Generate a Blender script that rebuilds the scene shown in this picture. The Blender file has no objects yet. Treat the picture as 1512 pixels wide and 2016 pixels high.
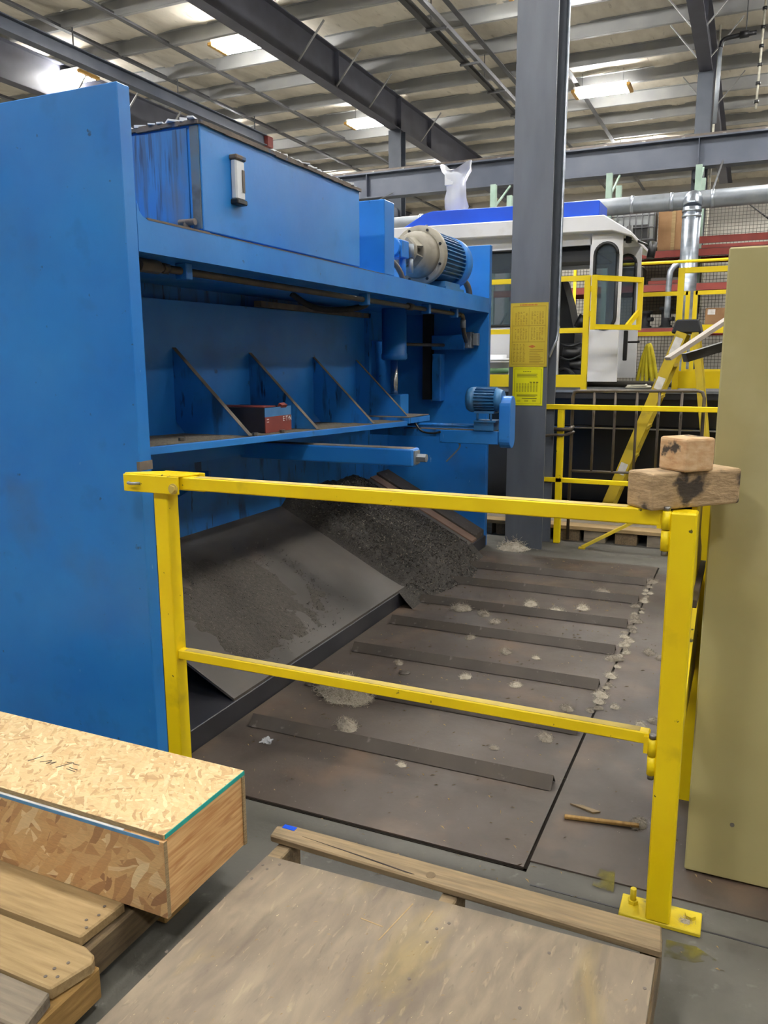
import bpy, bmesh, math, random
from mathutils import Vector, Matrix, noise
random.seed(11)
SC = bpy.context.scene
COL = SC.collection

# ------------------------------------------------------------------ camera, world, exposure
PITCH, YAW, ROLL, FPX, CAMH = 0.18728, 0.42556, -0.0048, 1571.0, 1.45
_f0 = Vector((-math.sin(YAW), math.cos(YAW), 0)); _r0 = Vector((math.cos(YAW), math.sin(YAW), 0)); _z = Vector((0, 0, 1))
_fw = _f0 * math.cos(PITCH) - _z * math.sin(PITCH)
_u0 = _z * math.cos(PITCH) + _f0 * math.sin(PITCH)
_rt = _r0 * math.cos(ROLL) + _u0 * math.sin(ROLL)
_up = _u0 * math.cos(ROLL) - _r0 * math.sin(ROLL)
cd = bpy.data.cameras.new('camera'); cam = bpy.data.objects.new('camera', cd); COL.objects.link(cam)
cd.sensor_fit = 'VERTICAL'; cd.sensor_height = 24.0; cd.lens = FPX / 2016 * 24.0
cd.clip_start = 0.05; cd.clip_end = 200
cam.matrix_world = Matrix(((_rt.x, _up.x, -_fw.x, 0), (_rt.y, _up.y, -_fw.y, 0), (_rt.z, _up.z, -_fw.z, CAMH), (0, 0, 0, 1)))
SC.camera = cam
w = bpy.data.worlds.new('world'); SC.world = w; w.use_nodes = True
w.node_tree.nodes['Background'].inputs[0].default_value = (0.75, 0.85, 1.0, 1)
w.node_tree.nodes['Background'].inputs[1].default_value = 0.15
SC.view_settings.view_transform = 'Standard'; SC.view_settings.look = 'None'
SC.view_settings.exposure = 1.0; SC.view_settings.gamma = 1.0; SC.view_settings.use_curve_mapping = False
TUBE_STRENGTH = 150.0

# ------------------------------------------------------------------ helpers
def hx(h):
    h = h.lstrip('#'); o = []
    for i in (0, 2, 4):
        v = int(h[i:i + 2], 16) / 255.0
        o.append(v / 12.92 if v <= 0.04045 else ((v + 0.055) / 1.055) ** 2.4)
    return (o[0], o[1], o[2], 1.0)

MATS = {}
def mat(name, c1, c2=None, scale=5.0, detail=5.0, rough=0.5, metal=0.0, bump=0.0, bscale=None, stretch=(1, 1, 1),
        lo=0.35, hi=0.65, spots=(), rvar=0.0, spec=None, alpha=None, trans=0.0, emit=None, distort=0.0, bdist=0.01):
    """procedural painted / worn surface: noise-mixed base colours, optional blotches, optional relief"""
    m = bpy.data.materials.new(name); m.use_nodes = True; MATS[name] = m
    nt = m.node_tree; N = nt.nodes; L = nt.links
    b = N['Principled BSDF']
    b.inputs['Roughness'].default_value = rough; b.inputs['Metallic'].default_value = metal
    if spec is not None: b.inputs['Specular IOR Level'].default_value = spec
    if alpha is not None: b.inputs['Alpha'].default_value = alpha
    if trans: b.inputs['Transmission Weight'].default_value = trans
    if emit:
        b.inputs['Emission Color'].default_value = emit[0]; b.inputs['Emission Strength'].default_value = emit[1]
    tc = N.new('ShaderNodeTexCoord'); mp = N.new('ShaderNodeMapping'); mp.inputs['Scale'].default_value = stretch
    L.new(tc.outputs['Object'], mp.inputs['Vector'])
    def nz(sc, det=detail, dist=distort, vec=None):
        n = N.new('ShaderNodeTexNoise'); n.inputs['Scale'].default_value = sc; n.inputs['Detail'].default_value = det
        n.inputs['Distortion'].default_value = dist
        L.new(vec if vec is not None else mp.outputs['Vector'], n.inputs['Vector']); return n.outputs['Fac']
    def rng(src, a, c):
        r = N.new('ShaderNodeMapRange'); r.inputs['From Min'].default_value = a; r.inputs['From Max'].default_value = c
        L.new(src, r.inputs['Value']); return r.outputs['Result']
    c1 = hx(c1); cur = None
    if c2 is None and not spots:
        b.inputs['Base Color'].default_value = c1
    else:
        mx = N.new('ShaderNodeMix'); mx.data_type = 'RGBA'
        mx.inputs['A'].default_value = c1; mx.inputs['B'].default_value = hx(c2) if c2 else c1
        f = rng(nz(scale), lo, hi); L.new(f, mx.inputs['Factor']); cur = mx.outputs['Result']
        for sp in spots:      # (colour, scale, threshold, softness, [strength], [stretch])
            col, ss, th, so = sp[:4]; st = sp[4] if len(sp) > 4 else 1.0
            v = mp.outputs['Vector']
            if len(sp) > 5:
                m2 = N.new('ShaderNodeMapping'); m2.inputs['Scale'].default_value = sp[5]; m2.inputs['Location'].default_value = (3.1, 1.7, 5.3)
                L.new(tc.outputs['Object'], m2.inputs['Vector']); v = m2.outputs['Vector']
            g = rng(nz(ss, 6, vec=v), th, th + so)
            mu = N.new('ShaderNodeMath'); mu.operation = 'MULTIPLY'; mu.inputs[1].default_value = st; L.new(g, mu.inputs[0])
            m3 = N.new('ShaderNodeMix'); m3.data_type = 'RGBA'; L.new(mu.outputs[0], m3.inputs['Factor'])
            L.new(cur, m3.inputs['A']); m3.inputs['B'].default_value = hx(col); cur = m3.outputs['Result']
        L.new(cur, b.inputs['Base Color'])
    if rvar:
        r = rng(nz(scale * 2.3), 0.3, 0.7); mr = N.new('ShaderNodeMapRange'); L.new(r, mr.inputs['Value'])
        mr.inputs['To Min'].default_value = max(0.05, rough - rvar); mr.inputs['To Max'].default_value = min(1, rough + rvar)
        L.new(mr.outputs['Result'], b.inputs['Roughness'])
    if bump:
        bp = N.new('ShaderNodeBump'); bp.inputs['Strength'].default_value = bump; bp.inputs['Distance'].default_value = bdist
        L.new(nz(bscale or scale * 4, 6), bp.inputs['Height']); L.new(bp.outputs['Normal'], b.inputs['Normal'])
    return m

def osb_mat(name, tones, s=1.0, rot=0.0):
    """oriented strand board: three layers of long voronoi flakes lying at different angles"""
    m = bpy.data.materials.new(name); m.use_nodes = True; MATS[name] = m
    nt = m.node_tree; N = nt.nodes; L = nt.links; b = N['Principled BSDF']; b.inputs['Roughness'].default_value = 0.7
    tc = N.new('ShaderNodeTexCoord'); cur = None; hgt = None
    nd = N.new('ShaderNodeTexNoise'); nd.inputs['Scale'].default_value = 9 * s; nd.inputs['Detail'].default_value = 2
    L.new(tc.outputs['Object'], nd.inputs['Vector'])
    wob = N.new('ShaderNodeVectorMath'); wob.operation = 'SCALE'; wob.inputs['Scale'].default_value = 0.05
    L.new(nd.outputs['Color'], wob.inputs[0])
    ad = N.new('ShaderNodeVectorMath'); L.new(tc.outputs['Object'], ad.inputs[0]); L.new(wob.outputs[0], ad.inputs[1])
    for i, (a, sc) in enumerate(((0.25, (13, 62, 62)), (-0.6, (12, 55, 55)), (0.95, (15, 70, 70)))):
        mp = N.new('ShaderNodeMapping'); mp.inputs['Rotation'].default_value = (a * 0.7, a, a + rot); mp.inputs['Scale'].default_value = tuple(q * s for q in sc)
        mp.inputs['Location'].default_value = (i * 3.7, i * 1.3, i * 2.1)
        # rotate first, then stretch
        mp2 = N.new('ShaderNodeMapping'); mp2.inputs['Rotation'].default_value = (0, 0, a) if not rot else (0, a, 0)
        L.new(ad.outputs[0], mp2.inputs['Vector']); mp.inputs['Rotation'].default_value = (0, 0, 0); L.new(mp2.outputs[0], mp.inputs['Vector'])
        v = N.new('ShaderNodeTexVoronoi'); v.inputs['Scale'].default_value = 1.0; v.inputs['Randomness'].default_value = 1.0
        L.new(mp.outputs[0], v.inputs['Vector'])
        sep = N.new('ShaderNodeSeparateColor'); L.new(v.outputs['Color'], sep.inputs[0])
        rp = N.new('ShaderNodeValToRGB'); cr = rp.color_ramp
        while len(cr.elements) < len(tones): cr.elements.new(0.5)
        for e, (p, c) in zip(cr.elements, tones): e.position = p; e.color = hx(c)
        L.new(sep.outputs[0], rp.inputs[0])
        if cur is None: cur = rp.outputs[0]; hgt = sep.outputs[1]
        else:
            g = N.new('ShaderNodeMath'); g.operation = 'GREATER_THAN'; g.inputs[1].default_value = 0.5; L.new(sep.outputs[2], g.inputs[0])
            mx = N.new('ShaderNodeMix'); mx.data_type = 'RGBA'; L.new(g.outputs[0], mx.inputs['Factor']); L.new(cur, mx.inputs['A']); L.new(rp.outputs[0], mx.inputs['B']); cur = mx.outputs['Result']
    gr = N.new('ShaderNodeTexNoise'); gr.inputs['Scale'].default_value = 60; gr.inputs['Detail'].default_value = 5
    mg = N.new('ShaderNodeMapping'); mg.inputs['Scale'].default_value = (1, 4, 4); mg.inputs['Rotation'].default_value = (0, 0, 0.4)
    L.new(tc.outputs['Object'], mg.inputs[0]); L.new(mg.outputs[0], gr.inputs['Vector'])
    mx = N.new('ShaderNodeMix'); mx.data_type = 'RGBA'; mx.blend_type = 'MULTIPLY'; mx.inputs['Factor'].default_value = 0.35
    L.new(cur, mx.inputs['A']); L.new(gr.outputs['Fac'], mx.inputs['B'])
    br = N.new('ShaderNodeBrightContrast'); br.inputs['Bright'].default_value = 0.05; L.new(mx.outputs['Result'], br.inputs[0])
    L.new(br.outputs[0], b.inputs['Base Color'])
    bp = N.new('ShaderNodeBump'); bp.inputs['Strength'].default_value = 0.25; bp.inputs['Distance'].default_value = 0.004
    L.new(gr.outputs['Fac'], bp.inputs['Height']); L.new(bp.outputs[0], b.inputs['Normal'])
    return m

class G:
    """collects shapes for ONE mesh object"""
    def __init__(s): s.v = []; s.f = []; s.sm = []
    def add(s, vs, fs, smooth=False):
        n = len(s.v); s.v += [tuple(q) for q in vs]
        for f in fs: s.f.append([n + i for i in f]); s.sm.append(smooth)
        return s
    def box(s, x0, x1, y0, y1, z0, z1):
        vs = [(x, y, z) for z in (z0, z1) for (x, y) in ((x0, y0), (x1, y0), (x1, y1), (x0, y1))]
        return s.add(vs, [(3, 2, 1, 0), (4, 5, 6, 7), (0, 1, 5, 4), (1, 2, 6, 5), (2, 3, 7, 6), (3, 0, 4, 7)])
    def obox(s, c, size, R=None):
        a, b, d = [q / 2 for q in size]; R = R or Matrix.Identity(3); c = Vector(c)
        vs = [c + R @ Vector((x, y, z)) for z in (-d, d) for (x, y) in ((-a, -b), (a, -b), (a, b), (-a, b))]
        return s.add(vs, [(3, 2, 1, 0), (4, 5, 6, 7), (0, 1, 5, 4), (1, 2, 6, 5), (2, 3, 7, 6), (3, 0, 4, 7)])
    def bar(s, p, q, w, h, up=(0, 0, 1)):
        p = Vector(p); q = Vector(q); d = (q - p); ln = d.length; d.normalize()
        sd = d.cross(Vector(up))
        if sd.length < 1e-4: sd = d.cross(Vector((0, 1, 0)))
        sd.normalize(); u = sd.cross(d)
        return s.obox((p + q) / 2, (ln, w, h), Matrix((d, sd, u)).transposed())
    def cyl(s, p, q, r, n=20, r2=None, smooth=True, caps=True):
        p = Vector(p); q = Vector(q); d = (q - p).normalized()
        a = d.orthogonal().normalized(); b = d.cross(a); r2 = r if r2 is None else r2
        cs = [(math.cos(2 * math.pi * i / n), math.sin(2 * math.pi * i / n)) for i in range(n)]
        vs = [p + (a * c + b * e) * r for c, e in cs] + [q + (a * c + b * e) * r2 for c, e in cs]
        s.add(vs, [(i, (i + 1) % n, n + (i + 1) % n, n + i) for i in range(n)], smooth)
        if caps:
            s.add(vs[:n], [tuple(range(n - 1, -1, -1))]); s.add(vs[n:], [tuple(range(n))])
        return s
    def lathe(s, base, axis, prof, n=24, smooth=True):
        """prof: list of (distance along axis, radius)"""
        base = Vector(base); d = Vector(axis).normalized(); a = d.orthogonal().normalized(); b = d.cross(a); vs = []; fs = []
        for t, r in prof:
            for i in range(n):
                g = 2 * math.pi * i / n; vs.append(base + d * t + (a * math.cos(g) + b * math.sin(g)) * r)
        for k in range(len(prof) - 1):
            for i in range(n):
                j = (i + 1) % n; fs.append((k * n + i, k * n + j, (k + 1) * n + j, (k + 1) * n + i))
        s.add(vs, fs, smooth); m = len(prof) - 1
        s.add(vs[:n], [tuple(range(n - 1, -1, -1))]); s.add(vs[m * n:], [tuple(range(n))]); return s
    def tube(s, pts, r, n=8, smooth=True, sub=0):
        P = [Vector(p) for p in pts]
        for _ in range(sub):
            Q = [P[0]]
            for a, b in zip(P, P[1:]): Q += [a * .75 + b * .25, a * .25 + b * .75]
            Q.append(P[-1]); P = Q
        vs = []; fs = []; ref = None
        for i, p in enumerate(P):
            t = (P[min(i + 1, len(P) - 1)] - P[max(i - 1, 0)]).normalized()
            ref = t.orthogonal().normalized() if ref is None else (ref - t * ref.dot(t)).normalized()
            b = t.cross(ref)
            for k in range(n):
                g = 2 * math.pi * k / n; vs.append(p + (ref * math.cos(g) + b * math.sin(g)) * r)
        for i in range(len(P) - 1):
            for k in range(n):
                j = (k + 1) % n; fs.append((i * n + k, i * n + j, (i + 1) * n + j, (i + 1) * n + k))
        s.add(vs, fs, smooth); m = len(P) - 1
        s.add(vs[:n], [tuple(range(n - 1, -1, -1))]); s.add(vs[m * n:], [tuple(range(n))]); return s
    def prism(s, pts, ax, a, b):
        """polygon pts extruded along axis ax from a to b; pts are the two other coordinates in order x,y,z"""
        def mk(p, t):
            q = list(p); q.insert('xyz'.index(ax), t); return q
        n = len(pts); vs = [mk(p, a) for p in pts] + [mk(p, b) for p in pts]
        s.add(vs, [tuple(range(n - 1, -1, -1)), tuple(range(n, 2 * n))] + [(i, (i + 1) % n, n + (i + 1) % n, n + i) for i in range(n)]); return s

def link(name, me, material, parent=None, loc=None, rot=None, kind=None):
    o = bpy.data.objects.new(name, me); COL.objects.link(o)
    if material is not None and len(me.materials) == 0: me.materials.append(MATS[material])
    if loc is not None: o.location = loc
    if rot is not None: o.rotation_euler = rot
    if parent is not None:
        o.parent = parent; o.matrix_parent_inverse = PINV[parent.name]
    if kind: o['kind'] = kind
    return o
PINV = {}
def mesh_of(name, g, bev=0.0, seg=1, noise_amp=0.0):
    me = bpy.data.meshes.new(name); bm = bmesh.new()
    vs = [bm.verts.new(v) for v in g.v]
    for f, sm in zip(g.f, g.sm):
        try:
            fc = bm.faces.new([vs[i] for i in f]); fc.smooth = sm
        except ValueError: pass
    bmesh.ops.remove_doubles(bm, verts=bm.verts, dist=1e-6)
    bmesh.ops.recalc_face_normals(bm, faces=bm.faces)
    if bev:
        ed = [e for e in bm.edges if len(e.link_faces) == 2 and e.calc_face_angle(0) > 0.6]
        bmesh.ops.bevel(bm, geom=ed, offset=bev, segments=seg, affect='EDGES', profile=0.5, clamp_overlap=True)
    if noise_amp:
        for v in bm.verts: v.co += noise.noise_vector(v.co * 30) * noise_amp
    bm.to_mesh(me); bm.free(); return me
def part(name, g, material, parent=None, bev=0.0, seg=1, kind=None, label=None, **k):
    o = link(name, mesh_of(name, g, bev, seg, **k), material, parent, kind=kind)
    PINV[o.name] = Matrix.Identity(4)
    if label: o['label'] = label
    return o
def root(name, loc, label, cat, group=None, kind=None):
    o = bpy.data.objects.new(name, None); COL.objects.link(o); o.location = loc; o.empty_display_size = 0.1
    PINV[o.name] = Matrix.Translation(Vector(loc)).inverted()
    return tag(o, label, cat, group, kind)
def tag(o, label, cat, group=None, kind=None):
    o['label'] = label; o['category'] = cat
    if group: o['group'] = group
    if kind: o['kind'] = kind
    return o
def struct(name, g, material, bev=0.0, label=None):
    o = part(name, g, material, None, bev); o['kind'] = 'structure'
    if label: o['label'] = label
    return o
def boxp(name, b, material, parent=None, bev=0.0, **k): return part(name, G().box(*b), material, parent, bev, **k)
def tri_text(body, size):
    cu = bpy.data.curves.new('lettering', 'FONT'); cu.body = body; cu.size = size; cu.extrude = 0.0004; cu.align_x = 'CENTER'; cu.align_y = 'CENTER'
    o = bpy.data.objects.new('lettering', cu); COL.objects.link(o); bpy.context.view_layer.update()
    me = bpy.data.meshes.new_from_object(o.evaluated_get(bpy.context.evaluated_depsgraph_get())); me.materials.clear()
    bpy.data.objects.remove(o); return me

# ------------------------------------------------------------------ materials
BL1, BL2 = '#1a70c4', '#2a7fce'
mat('blue', BL1, BL2, 2.2, 6, rough=0.38, rvar=.08, bump=.05, bscale=40, spots=(('#3c6a98', 1.2, .5, .2, .35), ('#4a5a6c', 2.6, .60, .14, .3), ('#1d5c98', 9, .60, .1, .22), ('#2a3440', 26, .71, .04, .7), ('#8fb4d8', 30, .74, .04, .6, (1, 1, .35))))
mat('blue_stained', '#2a6fb0', '#3578b4', 3.5, 6, rough=0.4, bump=.05, bscale=40, spots=(('#3b5a78', 9, .50, .12, .75, (4, 4, .35)), ('#2b3f54', 16, .56, .08, .7, (5, 5, .3)), ('#57646e', 5, .58, .12, .6, (2, 2, .5))))
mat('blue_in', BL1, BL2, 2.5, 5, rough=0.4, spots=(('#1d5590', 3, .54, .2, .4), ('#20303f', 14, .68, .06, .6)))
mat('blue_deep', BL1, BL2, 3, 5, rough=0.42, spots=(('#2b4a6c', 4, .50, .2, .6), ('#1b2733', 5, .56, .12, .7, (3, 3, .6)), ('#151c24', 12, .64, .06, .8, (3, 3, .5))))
mat('blue_motor', '#2c6596', '#36719f', 6, 5, rough=.45, spots=(('#57534c', 8, .55, .2, .5),))
mat('rust_edge', '#5b544e', '#6f6459', 12, 6, rough=.8, bump=.3, spots=(('#2f5f8e', 8, .6, .06, .7),))
mat('dusty_edge', '#57504a', '#6a6157', 15, 6, rough=.9, spots=(('#2a4d70', 10, .62, .08, .6),))
mat('dusty_shelf', '#4e4840', '#6b6252', 40, 8, rough=.95, bump=.6, bscale=120, spots=(('#2c2a27', 25, .6, .1, .7), ('#8a8170', 90, .7, .05, .6)))
mat('steel_dark', '#3f362f', '#4a4139', 2.3, 7, rough=.6, rvar=.1, bump=.06, bscale=60, spots=(('#64503f', 3.5, .54, .16, .6), ('#2b2724', 2.0, .54, .2, .7), ('#36312c', 9, .6, .12, .5), ('#8f8a80', 70, .73, .03, .5)))
mat('ramp_steel', '#433e39', '#4f4942', 2.0, 6, rough=.5, rvar=.08, spots=(('#36332f', 2.2, .55, .2, .6), ('#6a5546', 4, .62, .15, .4)))
mat('rib_steel', '#3a332c', '#463e36', 5, 6, rough=.72, spots=(('#726d66', 26, .62, .08, .6), ('#2c2a28', 6, .6, .2, .5)))
mat('curb_steel', '#24242a', '#302f33', 4, 6, rough=.5, spots=(('#4a423a', 5, .6, .2, .4),))
mat('ramp_rust', '#6e5648', '#7a6252', 5, 6, rough=.7)
mat('concrete', '#4c4a44', '#58564f', 1.6, 9, rough=.7, bump=.08, bscale=80, spots=(('#3f3c37', 1.3, .47, .2, .8), ('#75736a', 24, .64, .1, .5), ('#423e39', 7, .58, .1, .6), ('#8a8880', 60, .72, .03, .5)))
mat('yellow', '#efcf00', '#f5d904', 6, 5, rough=.45, spots=(('#b39a10', 7, .62, .14, .5), ('#2e2a20', 34, .70, .015, .9), ('#c9b98a', 20, .74, .05, .5)))
mat('yellow_worn', '#c9b21a', '#d8c220', 10, 6, rough=.6, bump=.2, spots=(('#5d5838', 9, .52, .16, .75), ('#3a372c', 30, .66, .06, .7)))
mat('yellow_edge', '#b5a05c', '#c8b158', 18, 6, rough=.8, spots=(('#6f6450', 12, .6, .2, .6),))
mat('yellow_clean', '#e6c800', '#ecd010', 3, 3, rough=.45)
mat('yellow_ladder', '#c6ad1c', '#b9a02a', 7, 5, rough=.6, spots=(('#6b6338', 9, .58, .15, .6), ('#8d8a3a', 4, .55, .2, .5)))
mat('bolt_steel', '#8e8b86', '#6f6b66', 30, 4, rough=.35, metal=.8)
mat('chrome', '#c9ccd2', '#b6bac2', 8, 3, rough=.18, metal=1)
mat('galv', '#b4bcc6', '#98a2ae', 4, 4, rough=.32, metal=.85, stretch=(1, 1, 4))
mat('galv_dull', '#8f959b', '#7b8188', 3, 4, rough=.5, metal=.5, spots=(('#655f58', 5, .6, .2, .4),))
mat('pipe_brown', '#4d4640', '#5c534a', 12, 4, rough=.5, metal=.3)
mat('black', '#111214', '#191a1d', 6, 4, rough=.45)
mat('black_soft', '#17181b', '#212226', 6, 4, rough=.75)
mat('black_rig', '#07080b', '#0b0d11', 2, 4, rough=.3)
mat('col_grey', '#51565f', '#5a5f68', 3, 6, rough=.5, stretch=(3, 3, .6), spots=(('#444850', 4, .6, .2, .5), ('#767a80', 60, .75, .04, .4)))
mat('col_far', '#3d434d', '#474d57', 3, 4, rough=.55)
mat('rafter', '#4a4b55', '#535460', 2, 4, rough=.6)
mat('crane_blue', '#3f4654', '#4a505d', 2, 4, rough=.55)
mat('purlin', '#8f9090', '#9b9b98', 2, 4, rough=.6)
mat('bridging', '#56575a', '#626366', 3, 3, rough=.6)
mat('insulation', '#c9c2b3', '#d8d1c1', 2.5, 6, rough=.85, bump=.35, bscale=3, bdist=.06, stretch=(1.6, .5, 1), spots=(('#b3a794', 3, .55, .2, .5), ('#8d8271', 6, .64, .08, .5, (2.2, .35, 1))))
mat('wall_white', '#b9b4aa', '#a8a399', 1, 4, rough=.9)
mat('wall_dark', '#5d5a54', '#6a6760', 1, 4, rough=.9)
mat('wall_beige', '#8e8777', '#7d7667', .6, 4, rough=.9)
mat('olive', '#b0a878', '#aba272', 1.2, 5, rough=.42, rvar=.06, spots=(('#9c9070', 1.4, .56, .2, .45), ('#c4be94', 2.0, .62, .1, .4)))
mat('olive_side', '#6d6a63', '#5f5c56', 8, 5, rough=.7)
mat('wood_new', '#b98450', '#dfba84', 5, 6, rough=.7, stretch=(22, 1.5, 26), lo=.3, hi=.7, spots=(('#a86f42', 2.4, .58, .12, .7, (14, 3, 16)), ('#7c4a2a', 7, .72, .05, .8)))
mat('wood_old', '#75644c', '#8d7a5c', 4.5, 7, rough=.85, stretch=(1.6, 22, 22), lo=.3, hi=.7, bump=.25, bscale=4, spots=(('#5b4d3a', 1.6, .58, .12, .7, (2, 24, 24)), ('#6c5f4c', 3, .55, .2, .5)))
mat('wood_pale', '#937b54', '#ab9269', 4.5, 7, rough=.85, stretch=(1.6, 18, 18), lo=.3, hi=.7, bump=.25, bscale=4, spots=(('#7f6a48', 3, .56, .16, .6), ('#e2dcd0', 9, .74, .04, .8)))
mat('wood_grey', '#6f6557', '#857a69', 4.5, 7, rough=.9, stretch=(1.6, 20, 20), lo=.3, hi=.7, bump=.25, bscale=4, spots=(('#54493c', 2.6, .58, .16, .6),))
mat('wood_stringer', '#5c4e3b', '#736146', 4.5, 7, rough=.9, stretch=(18, 2, 18), lo=.3, hi=.7, bump=.2, bscale=4, spots=(('#3d352b', 4, .54, .2, .7),))
mat('wood_gold', '#8d6d3b', '#a5824a', 4.5, 7, rough=.85, stretch=(18, 2, 18), lo=.3, hi=.7, bump=.2, bscale=4, spots=(('#5e4526', 3, .58, .16, .6),))
mat('ply', '#74685a', '#8d7f6b', 4.0, 8, rough=.8, stretch=(5, 1.6, 1), lo=.3, hi=.7, bump=.08, bscale=30, distort=.6,
    spots=(('#5d5247', 1.6, .50, .2, .6), ('#978455', 1.5, .56, .14, .5), ('#4a4038', 3, .60, .14, .45, (4, 1, 1)), ('#a39478', 30, .62, .08, .4, (2, .5, 1)), ('#4f443c', 14, .64, .08, .35), ('#cbb98e', 40, .72, .02, .8)))
mat('ply_edge', '#a48f6c', '#7d6a4d', 60, 4, rough=.85, stretch=(1, 1, 12))
mat('timber_block', '#b59a76', '#9a8262', 3, 6, rough=.85, stretch=(8, 8, 24), bump=.35, bscale=6, spots=(('#7a6446', 2, .54, .15, .5), ('#2b2729', 11, .53, .07, .92, (1, 1, 1.2))))
mat('timber_pale', '#d3b48c', '#c29a70', 6, 6, rough=.8, stretch=(6, 6, 14), bump=.15, bscale=8, spots=(('#a2694a', 3, .60, .15, .4), ('#2f2a2a', 16, .585, .05, .95, (1, 1, 1))))
mat('char', '#231f1f', '#39322d', 20, 5, rough=.95)
mat('teal_paint', '#1a9a92', '#2aa79c', 20, 3, rough=.6)
mat('blue_paint', '#5d93bd', '#4c84b2', 20, 3, rough=.6)
mat('white_paint', '#dcdad6', '#c9c6c0', 20, 3, rough=.6)
mat('pencil', '#5a5048', rough=.8)
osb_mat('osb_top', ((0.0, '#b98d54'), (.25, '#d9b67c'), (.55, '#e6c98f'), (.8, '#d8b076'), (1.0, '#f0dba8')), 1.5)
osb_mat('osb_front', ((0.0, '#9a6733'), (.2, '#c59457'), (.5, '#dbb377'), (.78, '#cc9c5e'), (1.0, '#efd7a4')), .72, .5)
mat('white_cab', '#d9dade', '#e4e5e8', 2, 3, rough=.35, spots=(('#c4c2bd', 5, .6, .15, .4),))
mat('cab_blue', '#0b46c0', '#0f4fd0', 2, 3, rough=.3)
mat('rubber', '#15171a', rough=.5)
mat('white_plastic', '#dfe2e6', '#cfd3d8', 6, 3, rough=.4)
mat('green_band', '#6f9a70', rough=.5)
mat('sign_yellow', '#d8d400', '#dcd80a', 6, 3, rough=.4)
mat('sign_ochre', '#b9a028', '#c0aa34', 9, 4, rough=.4)
mat('ink', '#6e6a18', rough=.6); mat('ink_red', '#b5662a', rough=.6); mat('ink_brown', '#8b7420', rough=.6); mat('ink_dark', '#3c3c14', rough=.6)
mat('rack_red', '#7d2f28', '#8a362d', 5, 4, rough=.6)
mat('rack_green', '#8aa394', '#9ab0a2', 5, 4, rough=.6)
mat('cardboard', '#8d6a48', '#9b7854', 4, 4, rough=.85)
mat('box_red', '#6b2a26', '#7a332c', 8, 4, rough=.6, spots=(('#3a1d1c', 9, .6, .2, .6),))
mat('box_blue', '#3f77a8', '#2f6596', 8, 4, rough=.6); mat('box_dark', '#1f2a3a', '#26222a', 6, 4, rough=.6)
mat('fluff', '#aaa191', '#c0b8a8', 40, 4, rough=1.0); mat('fluff_dark', '#857d70', '#9b9285', 40, 4, rough=1.0)
mat('chips', '#26221e', '#38332d', 60, 6, rough=.8, bump=.8, bscale=150, spots=(('#5d564b', 120, .62, .08, .7),))
mat('patch_dirt', '#3b3630', '#4a443d', 60, 6, rough=.85, bump=.6, bscale=150)
mat('chip_light', '#6e675c', '#8b8375', 60, 3, rough=.7)
mat('grey_metal', '#8f8a7e', '#a09a8c', 7, 6, rough=.55, metal=.25, spots=(('#5b554b', 8, .56, .2, .7),))
mat('sling', '#c3b51f', '#a89a1c', 10, 4, rough=.8); mat('rope', '#a8a597', '#c2bfae', 20, 4, rough=.9)
mat('tote', '#9fa3a4', '#b2b6b8', 3, 3, rough=.4, alpha=1)
mat('lamp_body', '#c9c9c4', rough=.4); mat('lamp_gold', '#c69a4e', rough=.4, metal=.5)
mat('plank_sheet', '#b6aca0', '#a89d90', 6, 4, rough=.7); mat('sheet_dark', '#45423c', '#524e47', 6, 4, rough=.6)
def glass(name, col, rough, tr=.85):
    m = mat(name, col, rough=rough); b = m.node_tree.nodes['Principled BSDF']; b.inputs['Transmission Weight'].default_value = tr; b.inputs['IOR'].default_value = 1.2; return m
glass('cab_glass', '#7f8c98', .03, .8)
glass('bag', '#f2f5fa', .25, .45); MATS['bag'].node_tree.nodes['Principled BSDF'].inputs['Alpha'].default_value = .7
mat('tube_glow', '#ffffff', rough=.5, emit=((1, .985, .955, 1), TUBE_STRENGTH))
mat('yellow_dust', '#8d8230', '#6f682f', 12, 5, rough=.8)
_m = MATS['yellow_dust'].node_tree; _n = _m.nodes.new('ShaderNodeTexNoise'); _n.inputs['Scale'].default_value = 22; _n.inputs['Detail'].default_value = 6
_t = _m.nodes.new('ShaderNodeTexCoord'); _m.links.new(_t.outputs['Object'], _n.inputs['Vector'])
_r = _m.nodes.new('ShaderNodeMapRange'); _r.inputs['From Min'].default_value = .42; _r.inputs['From Max'].default_value = .85; _m.links.new(_n.outputs['Fac'], _r.inputs['Value']); _m.links.new(_r.outputs['Result'], _m.nodes['Principled BSDF'].inputs['Alpha'])
mat('corner_grime', '#4d6a82', '#5f6466', 9, 5, rough=.8, spots=(('#3a3f44', 7, .56, .1, .7),))
# outer floor lightened to bounce light onto the ceiling, trodden dirt around the machines
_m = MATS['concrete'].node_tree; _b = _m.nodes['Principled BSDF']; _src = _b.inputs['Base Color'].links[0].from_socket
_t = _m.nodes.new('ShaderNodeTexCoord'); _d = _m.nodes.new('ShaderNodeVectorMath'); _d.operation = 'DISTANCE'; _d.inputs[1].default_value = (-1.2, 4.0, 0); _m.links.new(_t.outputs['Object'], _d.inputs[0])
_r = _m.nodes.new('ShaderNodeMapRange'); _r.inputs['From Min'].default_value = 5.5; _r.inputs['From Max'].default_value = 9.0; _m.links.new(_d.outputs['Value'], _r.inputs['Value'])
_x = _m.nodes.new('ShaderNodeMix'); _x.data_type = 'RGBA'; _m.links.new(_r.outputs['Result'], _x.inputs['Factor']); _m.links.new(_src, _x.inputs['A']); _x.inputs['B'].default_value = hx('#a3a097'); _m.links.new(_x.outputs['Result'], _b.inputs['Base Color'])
mat('seam', '#17130f', rough=.95, spec=.1)

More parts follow.
